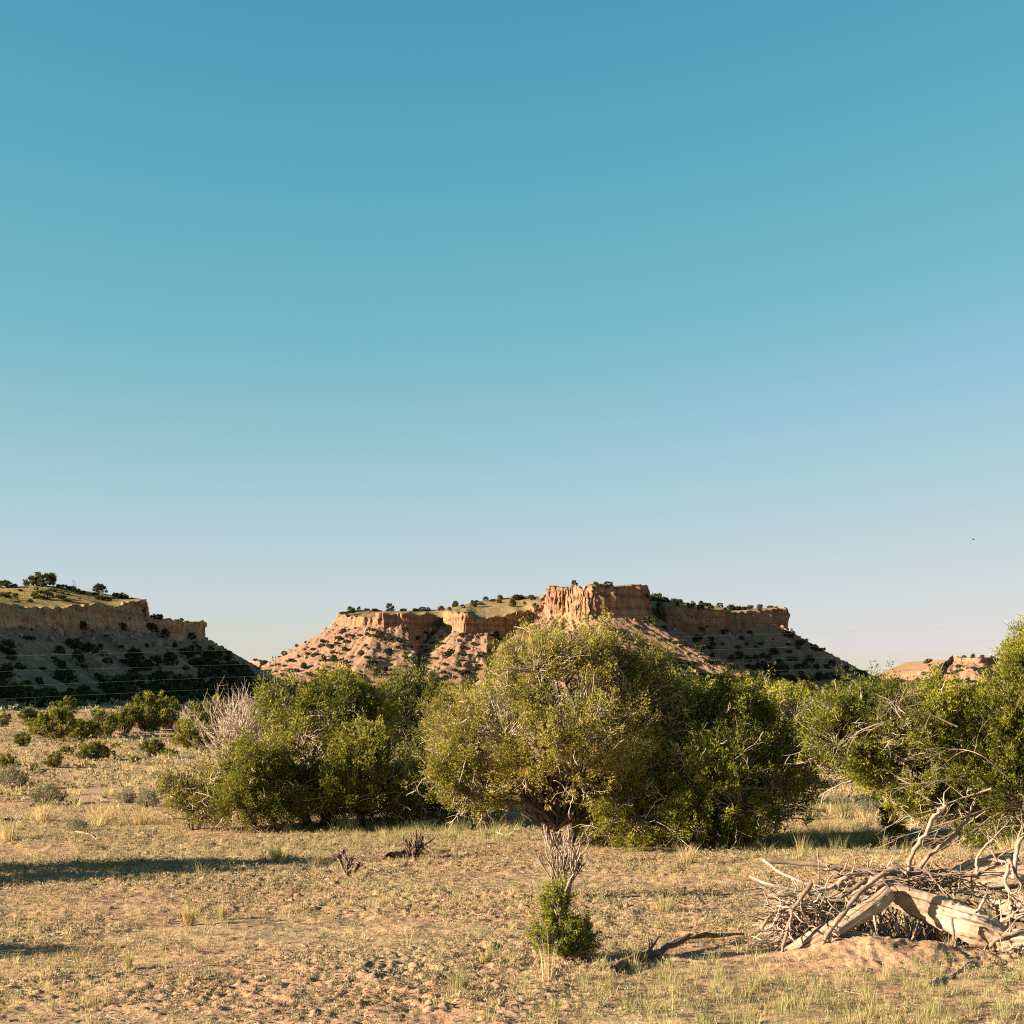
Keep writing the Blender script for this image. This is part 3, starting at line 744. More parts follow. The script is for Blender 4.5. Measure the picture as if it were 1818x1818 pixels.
# junipers standing on the flat behind the thicket
GV = 'junipers on the valley floor behind the thicket'
vpos = []
LATER = []          # every far shrub, so that the largest can be told from the rest
rgv = np.random.default_rng(44)
for i in range(165):
    D = 75 * (7.5 ** rgv.random()); px = rgv.uniform(1180, 1830)
    if i % 6 == 0: px = rgv.uniform(560, 900); D = rgv.uniform(260, 520)
    if D > 560: D = 560
    w = rgv.uniform(1.6, 3.4)
    vpos.append([px, D, w])
vpos = [v for v in vpos if not (1400 < v[0] < 1500 and v[1] < 170)]
vpos.sort(key=lambda v: v[0])
ORD = lambda n: f"{n}{'th' if 10 <= n % 100 <= 20 else {1:'st',2:'nd',3:'rd'}.get(n % 10, 'th')}"
bands = [(0, 110, 'near'), (110, 200, 'middle'), (200, 330, 'far'), (330, 700, 'farthest')]
for a, b, nm in bands:
    for side, lo, hi in (('left', 0, 1050), ('right', 1050, 2000)):
        sel = [v for v in vpos if a <= v[1] < b and lo <= v[0] < hi]
        for n, (px, D, w) in enumerate(sel):
            x = (px - CX) / F * D
            lab = f"valley juniper {side} of the large domed tree, {nm} rank, {ORD(n + 1)} from the left"
            LATER.append((w * F / D, 'near', (x, D, gz(x, D) - .06), w, lab, GV))

# ------------------------------------------------------------------ shrubs on the mesas, stood where the slope is
CAM = Vector((0, 0, H))
def drop(px, py):
    d = Vector(((px - CX) / F, 1, (HY - py) / F)).normalized()
    best = None
    for b in BVH.values():
        h = b.ray_cast(CAM, d)
        if h[0] is not None and (best is None or h[3] < best[1]): best = (h[0], h[3])
    return best

def hill_shrubs(pts, zones, group, grow=1.0, flip=0):
    got = []
    for px, py, w in pts:
        h = None
        for k in range(16):
            h = drop(px, py + k * 1.2)
            if h: break
        if not h:
            if py > 1224: q_ = G(px, py); got.append((px, py, w, Vector(q_)))
            continue
        got.append((px, py, w, h[0]))
    buckets = {}
    for g_ in got:
        for zn, test in zones:
            if test(g_[0], g_[1]): buckets.setdefault(zn, []).append(g_); break
    for zn, lst in buckets.items():
        lst.sort(key=lambda v: v[0])
        for n, (px, py, w, p) in enumerate(lst):
            s = w / F * p.y * grow * 1.12
            LATER.append((w, 'far', (p.x, p.y + .2 * s, p.z - .14 * s), s, f"{ORD(n + 1)} juniper from the left {zn}", group))

LP_ = [(6,1044,24),(25,1040,12),(68,1038,40),(4,1060,18),(75,1064,28),(105,1062,20),(93,1050,10),(125,1044,12),(110,1042,16),(140,1054,14),(175,1050,22),(183,1066,22),(213,1062,20),(32,1069,6),(254,1086,7),(275,1099,18),(322,1101,8),
 (145,1120,18),(213,1116,16),(266,1118,16),(272,1124,14),(292,1134,15),(340,1136,14),
 (10,1160,28),(127,1150,24),(152,1157,30),(137,1178,22),(145,1191,18),(115,1211,34),(10,1204,24),(237,1188,32),(252,1192,24),(273,1187,26),(300,1183,24),(330,1166,24),(345,1162,20),(352,1186,28),(370,1189,30),(374,1157,12),(395,1174,24),(412,1182,16),(428,1189,22),(442,1197,14),
 (400,1212,40),(425,1212,36),(330,1226,40),(365,1224,34),(205,1236,46),(235,1222,34),(282,1232,36),(20,1241,38),(45,1242,26),(85,1239,26),(120,1241,26),(148,1241,24),(470,1217,26),(400,1246,42),(440,1240,40),(60,1262,38),(110,1264,36),(160,1262,40),(210,1263,38),(262,1262,34),(312,1260,38),(18,1266,30),(352,1250,38),
 (190,1130,7),(60,1135,8),(95,1170,8),(180,1165,7),(215,1150,7),(260,1150,8),(310,1150,9),(75,1190,9),(180,1205,9),(48,1215,10),(318,1205,10),(380,1235,22),(180,1216,12),(55,1120,7)]
rgx = np.random.default_rng(17)
LP_ += [(rgx.uniform(0, 420), 0, rgx.uniform(6, 20) ** 1) for _ in range(95)]
LP_ = [(x, 1125 + .12 * x + 120 * rgx.random() ** .8, w * .8) if y == 0 else (x, y, w) for x, y, w in LP_]
LP_ += [(rgx.uniform(0, 560), rgx.uniform(1234, 1274), rgx.uniform(18, 38)) for _ in range(34)]
LP_ += [(rgx.uniform(0, 240), rgx.uniform(1045, 1070), rgx.uniform(4, 10)) for _ in range(26)]
hill_shrubs(LP_, [
    ('along the grassy top of the shaded left mesa', lambda x, y: y < 1072 or (x > 250 and y < 1104)),
    ('at the foot of the left mesa cliff', lambda x, y: y < 1140 and x < 360),
    ('down the right shoulder of the shaded left mesa', lambda x, y: x > 362 and y < 1200),
    ('on the upper shaded slope of the left mesa', lambda x, y: y < 1180),
    ('on the middle shaded slope of the left mesa', lambda x, y: y < 1214),
    ('on the lower shaded slope of the left mesa', lambda x, y: y < 1246),
    ('in the bottom row under the shaded left mesa', lambda x, y: True)], 'junipers on the left mesa')
MP_ = [(625,1087,8),(667,1085,6),(692,1085,14),(718,1085,8),(750,1085,10),(783,1085,10),(822,1080,8),(840,1077,12),(855,1074,8),(874,1068,8),(888,1065,10),(910,1078,12),(915,1066,12),(928,1063,8),(947,1063,7),(950,1079,9),(970,1062,8),(955,1087,9),
 (608,1122,8),(663,1120,8),(572,1140,6),(603,1139,10),(612,1156,10),(590,1161,7),(640,1163,9),(558,1166,10),(540,1154,6),(662,1179,12),(690,1173,8),(625,1169,8),(680,1191,12),(592,1176,12),(575,1175,8),(565,1191,7),(600,1198,10),(620,1201,10),(668,1202,16),(650,1213,10),(635,1206,9),(700,1216,14),(745,1196,10),(760,1166,9),(775,1171,9),(784,1146,8),(727,1149,9),(705,1151,8),(740,1136,9),(673,1125,9),(682,1138,8),(702,1136,12),(800,1204,10),(770,1209,10),(820,1196,12),(835,1212,18),(850,1191,9),(855,1166,12),(840,1146,8),(822,1151,8),(790,1181,9),(805,1191,9),(720,1120,8),(755,1126,8),(730,1172,8),(715,1185,9),(650,1148,7),
 (530,1168,6),(545,1163,7),(512,1175,7),(522,1176,6),(492,1182,6),(505,1184,7),(540,1185,9),(525,1195,10),(550,1200,11),(575,1208,12),(610,1214,12),(500,1200,9),(480,1196,8),(740,1214,12),(785,1218,12),(870,1205,14),(880,1180,10),
 (1020,1043,11),(1058,1044,11),(1066,1043,8),(1080,1041,13),(1132,1041,4),(1148,1062,10),(1165,1064,14),(1180,1067,10),(1196,1070,9),(1208,1071,8),(1227,1077,10),(1245,1081,10),(1262,1081,8),(1287,1082,5),(1300,1083,13),(1312,1083,6),(1321,1083,8),(1332,1081,9),(1349,1080,8),(1367,1079,8),(1378,1079,6),(1170,1076,9),(1203,1077,7),(1305,1091,6),
 (1155,1110,18),(1178,1117,10),(1245,1122,10),(1288,1126,12),(1255,1114,6),(1332,1127,9),(1400,1131,15),(1235,1141,12),(1213,1143,14),(1240,1156,20),(1260,1153,12),(1312,1168,14),(1311,1153,8),(1375,1163,16),(1364,1173,12),(1342,1173,10),(1302,1173,8),(1326,1146,8),(1327,1173,8),(1265,1168,8),(1272,1179,12),(1300,1191,18),(1325,1201,14),(1328,1186,10),(1209,1191,20),(1281,1208,18),(1352,1191,20),(1370,1191,22),(1388,1193,18),(1418,1187,14),(1430,1181,10),(1447,1156,13),(1438,1175,16),(1428,1140,5),(1478,1180,11),(1505,1193,14),(1475,1206,16),(1520,1199,12),(1535,1203,13),(1348,1214,20),(1376,1211,20),(1402,1207,20),(1430,1212,20),(1455,1209,16),(1492,1207,12),(1230,1180,10),(1250,1200,12),(1195,1165,9),(1280,1145,7),(1350,1145,7),(1400,1160,9),(1412,1172,9)]
MP_ += [(rgx.uniform(490, 960), rgx.uniform(1125, 1216), rgx.uniform(4, 10)) for _ in range(150)] + [(rgx.uniform(1150, 1540), rgx.uniform(1130, 1214), rgx.uniform(4, 11)) for _ in range(90)]
MP_ += [(rgx.uniform(985, 1180), rgx.uniform(1112, 1216), rgx.uniform(5, 11)) for _ in range(60)]
MP_ += [(x, 1060 + 14 * rgx.random() if x > 800 else 1084, rgx.uniform(4, 9)) for x in rgx.uniform(610, 975, 34)] + [(x, 1066 + (x - 1150) * .09, rgx.uniform(4, 9)) for x in rgx.uniform(1145, 1385, 30)]
hill_shrubs(MP_, [
    ('on the flat top of the square butte', lambda x, y: 985 < x < 1140 and y < 1060),
    ('along the left skyline of the sunlit middle mesa', lambda x, y: x <= 985 and y < 1090),
    ('along the right skyline of the middle mesa', lambda x, y: x > 1140 and y < 1094),
    ('on the left toe of the sunlit middle mesa', lambda x, y: x < 556),
    ('on the upper sunlit slope of the middle mesa', lambda x, y: x < 1000 and y < 1150),
    ('halfway down the sunlit slope of the middle mesa', lambda x, y: x < 1000 and y < 1182),
    ('low on the sunlit slope of the middle mesa', lambda x, y: x < 1000),
    ('on the upper shaded slope of the middle mesa', lambda x, y: y < 1150),
    ('halfway down the shaded slope of the middle mesa', lambda x, y: y < 1182),
    ('low on the shaded slope of the middle mesa', lambda x, y: True)], 'junipers on the middle mesa')
rgf = np.random.default_rng(9)
FP_ = [(rgf.uniform(1640, 1818), rgf.uniform(1172, 1204), rgf.uniform(4, 9)) for _ in range(48)] + [(x, 1166 + (1700 - x) * 0, rgf.uniform(5, 8)) for x in (1712, 1728, 1745, 1762, 1790, 1806)] + [(x, 1212, 9) for x in range(1575, 1800, 9)]
hill_shrubs(FP_, [
    ('along the foot of the distant pink hill', lambda x, y: y > 1206),
    ('on the lower face of the distant pink hill', lambda x, y: y > 1190),
    ('on the upper face of the distant pink hill', lambda x, y: True)], 'junipers on the distant hill')
FL_ = [(452, 1173, 6), (470, 1178, 8), (482, 1184, 7), (460, 1188, 6), (475, 1192, 7)]
hill_shrubs(FL_, [('on the small far knoll between the two mesas', lambda x, y: True)], 'junipers on the far knoll')

LATER.sort(key=lambda v: -v[0])
def coords(me):
    a = np.empty(len(me.vertices) * 3, np.float32); me.vertices.foreach_get('co', a); return a.reshape(-1, 3)
rest = []
for n, (wpx, kd, loc, s, lab, grp) in enumerate(LATER):
    rz = random.uniform(0, 6.28); hf = random.uniform(.78, 1.05) if kd == 'near' else random.uniform(.65, 1.0) * (.75 if 'grassy top' in lab else 1); kk = random.randrange(4)
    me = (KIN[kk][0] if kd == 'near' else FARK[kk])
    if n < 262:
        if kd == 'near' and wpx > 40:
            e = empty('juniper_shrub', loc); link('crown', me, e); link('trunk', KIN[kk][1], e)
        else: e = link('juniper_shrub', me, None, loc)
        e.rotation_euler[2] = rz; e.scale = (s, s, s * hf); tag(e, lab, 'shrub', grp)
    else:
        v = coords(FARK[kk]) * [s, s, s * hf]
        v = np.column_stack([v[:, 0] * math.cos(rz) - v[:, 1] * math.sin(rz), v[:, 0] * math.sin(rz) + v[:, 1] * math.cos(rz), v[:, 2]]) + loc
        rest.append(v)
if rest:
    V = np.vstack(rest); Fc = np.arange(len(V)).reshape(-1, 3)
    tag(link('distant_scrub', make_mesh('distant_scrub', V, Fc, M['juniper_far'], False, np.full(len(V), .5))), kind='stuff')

# dead snags on the left mesa top
def branchy(g, p, d, L, r, depth, rg, nb=3, bend=.3, up=.0, k=5, ratio=.6, tint=.6):
    n = 6; P = [np.array(p, float)]; dd = norm(np.array(d, float))
    for i in range(n):
        dd = norm(dd + rg.normal(size=3) * bend * .35 + np.array([0, 0, up * .2])); P.append(P[-1] + dd * L / n)
    P = np.array(P); g.tube(P, np.linspace(r, r * .45, n + 1), k, tint + rg.normal() * .08)
    if depth > 0:
        for i in range(nb):
            j = rg.integers(2, n + 1); d2 = norm(dd + rg.normal(size=3) * .55)
            branchy(g, P[j], d2, L * ratio * (.7 + .5 * rg.random()), r * .55, depth - 1, rg, nb, bend, up, max(3, k - 1), ratio, tint)

for px, py, w, lab in [(133, 1046, 16, 'bare snag on the skyline of the left mesa'), (303, 1100, 9, 'small bare snag on the lower rim of the left mesa')]:
    h = drop(px, py) or drop(px, py + 4) or drop(px, py + 9)
    if h:
        rg = np.random.default_rng(px); g = Geo(); s = w / F * h[0].y
        branchy(g, (0, 0, -.1), (0, 0, 1), s * .9, .05, 3, rg, 3, .5, .3)
        tag(link('dead_tree', g.mesh('dead_tree', M['dead']), None, h[0]), lab, 'dead tree')

# ------------------------------------------------------------------ pale dead shrub-tree left of the thicket
rg = np.random.default_rng(3)
b = G(455, 1440); b[1] = 33.5; b[0] = (455 - CX) / F * 33.5; b[2] = gz(b[0], b[1])
root = empty('dead_tree', b); tag(root, 'pale bare dead shrub with upswept branches at the left of the thicket', 'dead tree')
g = Geo()
tp = []
for i in range(7):
    e = np.array([rg.uniform(-.55, .35), rg.uniform(-.5, .3), 1.2 + rg.random() * .5]); P = crook((rg.normal() * .08, rg.normal() * .08, -.1), e, 7, .07, 0, rg)
    g.tube(P, np.linspace(.06, .028, 7), 6, .6); tp.append(P)
link('trunk', g.mesh('trunk', M['dead']), root)
g = Geo()
for P in tp:
    for j in range(2, 7):
        for _ in range(3):
            d = norm(np.array([rg.normal() * .55 - .12, rg.normal() * .5, .75])); 
            branchy(g, P[j], d, .75 + .3 * rg.random(), .016, 2, rg, 4, .3, .4, 4, .62, .75)
link('branches', g.mesh('branches', M['twig']), root)

# ------------------------------------------------------------------ cholla and other bare shrubs
def cholla(px, py, hpx, wpx, label, seed, n=22, name='cholla_cactus', cat='cactus', mat='cactus', r=.016, tilt=.35):
    rg = np.random.default_rng(seed); b = G(px, py); Hh = hpx / F * b[1]; Wd = wpx / F * b[1] / 2
    g = Geo(); k = 6
    def stem(p, d, L, r, depth):
        m = 9; P = [p]; dd = d
        for i in range(m):
            dd = norm(dd + rg.normal(size=3) * .13 + np.array([0, 0, .10])); P.append(P[-1] + dd * L / m)
        P = np.array(P); rr = r * (1 + .22 * rg.normal(size=m + 1)) * np.linspace(1.1, .8, m + 1)
        g.tube(P, np.abs(rr), k, .5 + .15 * rg.normal())
        # spiny knobs
        for q in range(8):
            j = rg.integers(0, m); a = P[j] * .5 + P[j + 1] * .5; d3 = norm(rg.normal(size=3))
            g.tube(np.array([a, a + d3 * r * 1.9]), np.array([r * .5, r * .15]), 3, .75)
        if depth:
            for q in range(rg.integers(2, 4)):
                j = rg.integers(3, m); d2 = norm(dd * .7 + rg.normal(size=3) * .5 + np.array([0, 0, .25]))
                stem(P[j], d2, L * rg.uniform(.3, .55), r * .85, depth - 1)
    for i in range(n):
        a = rg.uniform(0, 6.28); q = rg.random() ** .6
        d = norm(np.array([math.cos(a) * q * Wd * 1.0, math.sin(a) * q * Wd * .8, Hh * .75]))
        stem(np.array([math.cos(a) * q * Wd * .25, math.sin(a) * q * Wd * .25, -.03]), d, Hh * rg.uniform(.45, .68), r, 2)
    o = link(name, g.mesh(name, M[mat]), None, b); tag(o, label, cat); return o
cholla(993, 1602, 185, 120, 'bare branching cholla cactus before the trunk of the large juniper', 5, 13, r=.012)
cholla(735, 1527, 64, 60, 'dark bare cholla beside a fallen dark log, left of centre', 6, 9, r=.015, mat='dark_wood')
cholla(621, 1556, 58, 50, 'small dark stubby bare cholla alone on the meadow', 8, 6, r=.018, mat='dark_wood')

# sagebrush
def sage_kind(seed):
    rg = np.random.default_rng(seed); n = 150
    d = norm(np.column_stack([rg.normal(size=n), rg.normal(size=n), np.abs(rg.normal(size=n)) * .9 + .15]))
    C = d * np.array([.42, .42, .6]) * (.55 + .45 * rg.random((n, 1)))
    V, Fc, T = leaves(C, norm(d + np.array([0, 0, .8])), np.full(n, .22), np.full(n, .05), 16, .05, .016, rg, spread=.5)
    cm = make_mesh('crown', V, Fc, M['sage'], False, T); g = Geo()
    for i in range(70):
        g.tube(crook((rg.normal() * .04, rg.normal() * .04, -.05), C[i] * rg.uniform(.8, 1.25), 6, .1, 0, rg), np.linspace(.022, .006, 6), 4, .35 + .3 * rg.random())
    return cm, g.mesh('stems', M['twig'])
SK = [sage_kind(k) for k in (401, 402, 403)]
GS = 'sagebrush on the dry flat at left'
for px, py, w, hf, lab in [
    (85, 1424, 66, .8, 'wide grey sagebrush with a dark tangle of stems at its foot'),
    (225, 1422, 36, 1.1, 'left one of a pair of upright grey sagebrush'),
    (263, 1432, 44, 1.1, 'right one of a pair of upright grey sagebrush, leafless at the base'),
    (135, 1477, 46, .85, 'rounded blue-grey sagebrush behind the pale stick'),
    (20, 1400, 60, 1.0, 'tall thin sagebrush cut by the left edge'),
    (258, 1353, 22, .9, 'small pale sagebrush at the foot of the twin-stemmed juniper'),
    (308, 1347, 22, .6, 'low pale sagebrush right of the ragged juniper'),
    (352, 1343, 20, .7, 'pale sagebrush on the bare slope near the pale dead shrub'),
    (190, 1308, 20, .6, 'leftmost tiny pale sagebrush in the row under the junipers'),
    (220, 1307, 18, .6, 'tiny pale sagebrush in the row under the junipers'),
    (30, 1385, 30, .6, 'low sagebrush below the small left-edge junipers'),
    (1320, 1450, 60, .8, 'pale sagebrush in sun beyond the dark juniper'),
    (1545, 1445, 50, .7, 'pale shrub under the boughs of the right-hand juniper'),
    (178, 1510, 22, .7, 'small dark green bush at the edge of the long left shadow'),
    (1462, 1290, 40, .8, 'grey bush on the bare bank in the gap between junipers'),
    (1430, 1390, 60, .8, 'grey twiggy bush low in the gap between junipers'),
    (1480, 1350, 44, .8, 'pale bush halfway up the gap between junipers')]:
    mid_shrub(px, py, w, lab, GS, hfac=hf, name='sagebrush', cat='shrub', kinds=SK)

# ------------------------------------------------------------------ grasses
def blades(P, n, hgt, wid, lean, rg, spread=.03, seg=2):
    """P: clump roots (m,3); returns V,F,T : each blade a bent strip of two pieces"""
    m = len(P); hgt = np.broadcast_to(hgt, (m,))
    Q = np.repeat(P, n, 0); Hh = np.repeat(hgt, n) * (.45 + .65 * rg.random(m * n))
    a = rg.uniform(0, 2 * np.pi, m * n); dr = np.column_stack([np.cos(a), np.sin(a), np.zeros(m * n)])
    sp = np.repeat(np.broadcast_to(spread, (m,)), n)
    Q = Q + dr * (sp * rg.random(m * n))[:, None]
    ln = lean * (.2 + rg.random(m * n)) * Hh
    s = np.column_stack([-np.sin(a), np.cos(a), np.zeros(m * n)]); b = rg.uniform(0, 2*np.pi, m*n)
    s = np.column_stack([np.cos(b), np.sin(b), np.zeros(m * n)])
    w = wid * (.6 + .8 * rg.random(m * n))[:, None]
    mid = Q + dr * (ln * .35)[:, None] + np.array([0, 0, 1]) * (Hh * .6)[:, None]
    tip = Q + dr * ln[:, None] + np.array([0, 0, 1]) * Hh[:, None]
    V = np.stack([Q - s * w * .5, Q + s * w * .5, mid + s * w * .4, mid - s * w * .4, tip], 1).reshape(-1, 3)
    i = np.arange(m * n)[:, None] * 5
    Fc = np.concatenate([i + [0, 1, 2], i + [0, 2, 3], i + [3, 2, 4]], 0)
    T = np.repeat(np.repeat(rg.random(m), n) * .6 + rg.random(m * n) * .4, 5)
    return V, Fc, T

def scatter(n, D0, D1, rg, k=.37, pad=1.0):
    u = rg.random(n); D = np.sqrt(D0 * D0 + u * (D1 * D1 - D0 * D0)); x = rg.uniform(-1, 1, n) * (k * D + pad)
    return x, D

def stuff(name, V, Fc, T, mat):
    o = link(name, make_mesh(name, V, Fc, M[mat], False, T)); tag(o, kind='stuff'); return o

rg = np.random.default_rng(21)
def pyof(D): return HY + H * F / D
def keep_cover(x, y, rg, base=.55):
    m = fbm(x * .5 + 9, y * .5, 0, 31, 2); m2 = fbm(x * 1.6, y * 1.6, 0, 33, 2)
    return rg.random(len(x)) < np.clip(base + m * .9 + m2 * .6, .06, 1)
# low forbs near
x, y = scatter(95000, 11, 36, rg); k = keep_cover(x, y, rg, .55) & (((x - MOUND[0]) / 1.0) ** 2 + ((y - MOUND[1]) / .5) ** 2 > 1.1 + rg.random(95000)); x, y = x[k], y[k]
P = np.column_stack([x, y, hz(x, y)])
n = len(P); hh = .018 + .06 * rg.random(n) ** 3
up = norm(np.column_stack([rg.normal(size=(n, 2)) * .35, np.ones(n)]))
V, Fc, T = leaves(P, up, hh, hh * .9, 7, .026, .010, rg, spread=1.0, up=.2)
stuff('low_forbs', V, Fc, T, 'forb')
x, y = scatter(34000, 36, 130, rg); k = keep_cover(x, y, rg, .5); x, y = x[k], y[k]
P = np.column_stack([x, y, hz(x, y)]); n = len(P); hh = .06 + .16 * rg.random(n) ** 2.5
V, Fc, T = leaves(P, np.tile([[0., 0, 1]], (n, 1)), hh, hh * 1.2, 8, .10, .05, rg, spread=1.0, up=.2)
stuff('low_scrub', V, Fc, T, 'forb')
x, y = scatter(16000, 130, 620, rg); P = np.column_stack([x, y, hz(x, y)]); n = len(P); hh = .2 + .55 * rg.random(n) ** 2.5
V, Fc, T = leaves(P, np.tile([[0., 0, 1]], (n, 1)), hh, hh * 1.3, 7, .38, .2, rg, spread=1.0, up=.2)
stuff('low_scrub', V, Fc, T, 'sage')
# taller weeds
x, y = scatter(2600, 12, 40, rg); k = fbm(x * .6, y * .6, 2, 38, 2) + rg.normal(size=len(x)) * .3 + .35 * np.exp(-((pyof(y) - 1535) / 30) ** 2) * (x < -2) > .12; x, y = x[k], y[k]
P = np.column_stack([x, y, hz(x, y)]); n = len(P); hh = .05 + .13 * rg.random(n) ** 2
V, Fc, T = leaves(P, norm(np.column_stack([rg.normal(size=(n, 2)) * .2, np.ones(n)])), hh, hh * .6, 26, .030, .010, rg, spread=1.1, up=.4)
stuff('low_weeds', V, Fc, T, 'sage')
# dry grass
x, y = scatter(9000, 11.5, 34, rg); k = fbm(x * .4, y * .4, 5, 35, 2) + rg.normal(size=len(x)) * .25 > .05; x, y = x[k], y[k]
P = np.column_stack([x, y, hz(x, y) - .01]); V, Fc, T = blades(P, 20, .04 + .12 * rg.random(len(P)) ** 1.5, .0034, .8, rg, .05)
stuff('dry_grass', V, Fc, T, 'dry')
x, y = scatter(5200, 31, 75, rg); px_ = CX + x / y * F
k = (fbm(x * .2, y * .2, 5, 36, 2) + rg.normal(size=len(x)) * .2 > .02) & (pyof(y) < 1480); x, y = x[k], y[k]
P = np.column_stack([x, y, hz(x, y) - .01]); V, Fc, T = blades(P, 34, .12 + .24 * rg.random(len(P)), .010, .95, rg, .14)
stuff('dry_grass', V, Fc, T, 'dry')
# green grass: right foreground and behind the dark shadow
x, y = scatter(17000, 11.5, 30, rg); px_ = CX + x / y * F; py_ = pyof(y)
pr = .035 + .9 * sstep(1690, 1800, py_) * sstep(850, 1500, px_) + .22 * sstep(1640, 1740, py_) * sstep(800, 1100, px_) + .25 * sstep(1560, 1760, py_) * sstep(1100, 1350, px_) \
    + .35 * np.exp(-((py_ - 1480) / 22) ** 2) * sstep(560, 640, px_) * (1 - sstep(900, 980, px_)) + .7 * np.exp(-((py_ - 1480) / 30) ** 2) * sstep(1370, 1420, px_) * (1 - sstep(1560, 1600, px_))
pr *= .5 + 1.1 * sstep(-.3, .4, fbm(x * .9, y * .9, 1, 37, 2))
pr *= ((x - MOUND[0] - .3) / 1.5) ** 2 + ((y - MOUND[1] - .3) / .75) ** 2 > 1
k = rg.random(len(x)) < pr; x, y, py_ = x[k], y[k], py_[k]
P = np.column_stack([x, y, hz(x, y) - .01]); V, Fc, T = blades(P, 24, (.05 + .20 * rg.random(len(P)) ** 1.8) * (1 + .6 * (py_ < 1560)), .0034, .6, rg, .06)
stuff('green_grass', V, Fc, T, 'green')
# litter
g = Geo(); x, y = scatter(900, 12, 34, rg)
for a, b_ in zip(x, y):
    z = gz(a, b_) + .015; an = rg.uniform(0, 3.14); L_ = .04 + .16 * rg.random() ** 2
    g.tube(crook((a, b_, z), (a + math.cos(an) * L_, b_ + math.sin(an) * L_, z + .01), 3, .1, 0, rg), [.006, .005, .003], 3, .5 + .4 * rg.random())
o = link('fallen_twigs', g.mesh('fallen_twigs', M['twig'])); tag(o, kind='stuff')
x, y = scatter(5000, 11, 40, rg); rocks('soil_clods', np.column_stack([x, y, hz(x, y)]), .006 + .018 * rg.random(5000) ** 4, M['rock'], 61)

# single grass clumps one can point at
def clump(px, py, hpx, wpx, mat, label, n=90, wid=.006, lean=.5, seed=0):
    n = 34 if 'stalks' in label else n; wid *= .6; rg = np.random.default_rng(seed + px); b = G(px, py); hgt = hpx / F * b[1]; sp = wpx / F * b[1] * .22
    V, Fc, T = blades(np.zeros((1, 3)), n, hgt * 1.1, wid, lean * wpx / hpx, rg, sp)
    o = link('bunch_grass', make_mesh('bunch_grass', V, Fc, M[mat], False, T), None, b - [0, 0, .01])
    tag(o, label, 'grass clump', 'bunch grass clumps')
for a in [(335, 1644, 44, 34, 'dry', 'pale dry grass clump with a tawny base on the left meadow'),
    (396, 1636, 30, 22, 'green', 'thin grass clump right of the pale tawny-based clump'),
    (228, 1729, 30, 26, 'green', 'dark green grass clump alone on the lower left meadow'),
    (815, 1770, 38, 60, 'green', 'wide green grass clump below the middle, left of the young juniper'),
    (933, 1770, 36, 34, 'green', 'green grass clump close to the left of the tall seed stalks'),
    (860, 1720, 26, 30, 'green', 'short green grass clump left of the young juniper'),
    (975, 1750, 95, 60, 'dry', 'tall pale seed stalks in front of the young juniper'),
    (1220, 1537, 34, 52, 'dry', 'tawny fan-shaped bush of stiff stems in front of the dark juniper'),
    (1180, 1625, 40, 60, 'green', 'loose green grass clump right of the cholla'),
    (15, 1495, 46, 60, 'dry', 'yellow grass clump cut by the left edge'),
    (75, 1460, 36, 50, 'dry', 'pale grass clump between the two left sagebrush'),
    (180, 1462, 34, 60, 'dry', 'pale blond grass clump right of the blue-grey sagebrush'),
    (250, 1462, 34, 56, 'dry', 'pale blond grass clump left of the feathery bush'),
    (620, 1478, 30, 50, 'green', 'green grass clump at the front of the conical juniper'),
    (490, 1530, 36, 50, 'green', 'grass clump at the end of the long left shadow'),
    (1440, 1455, 44, 60, 'green', 'tall green grass clump left of the bunch beyond the shadow'),
    (1500, 1452, 50, 70, 'green', 'tallest green grass clump beyond the dark shadow'),
    (1475, 1560, 34, 40, 'dry', 'stiff pale grass behind the log pile, left part'),
    (1420, 1528, 44, 30, 'dry', 'thin seed stalks rising from the dark shadow'),
    (1760, 1505, 40, 110, 'dry', 'golden dry grass on the bank under the right-hand juniper'),
    (1700, 1530, 34, 90, 'dry', 'golden dry grass behind the upright dead boughs'),
    (1800, 1540, 40, 90, 'dry', 'golden dry grass at the right edge behind the logs')]:
    clump(*a, n=160, wid=.007 if a[1] > 1550 else .011)

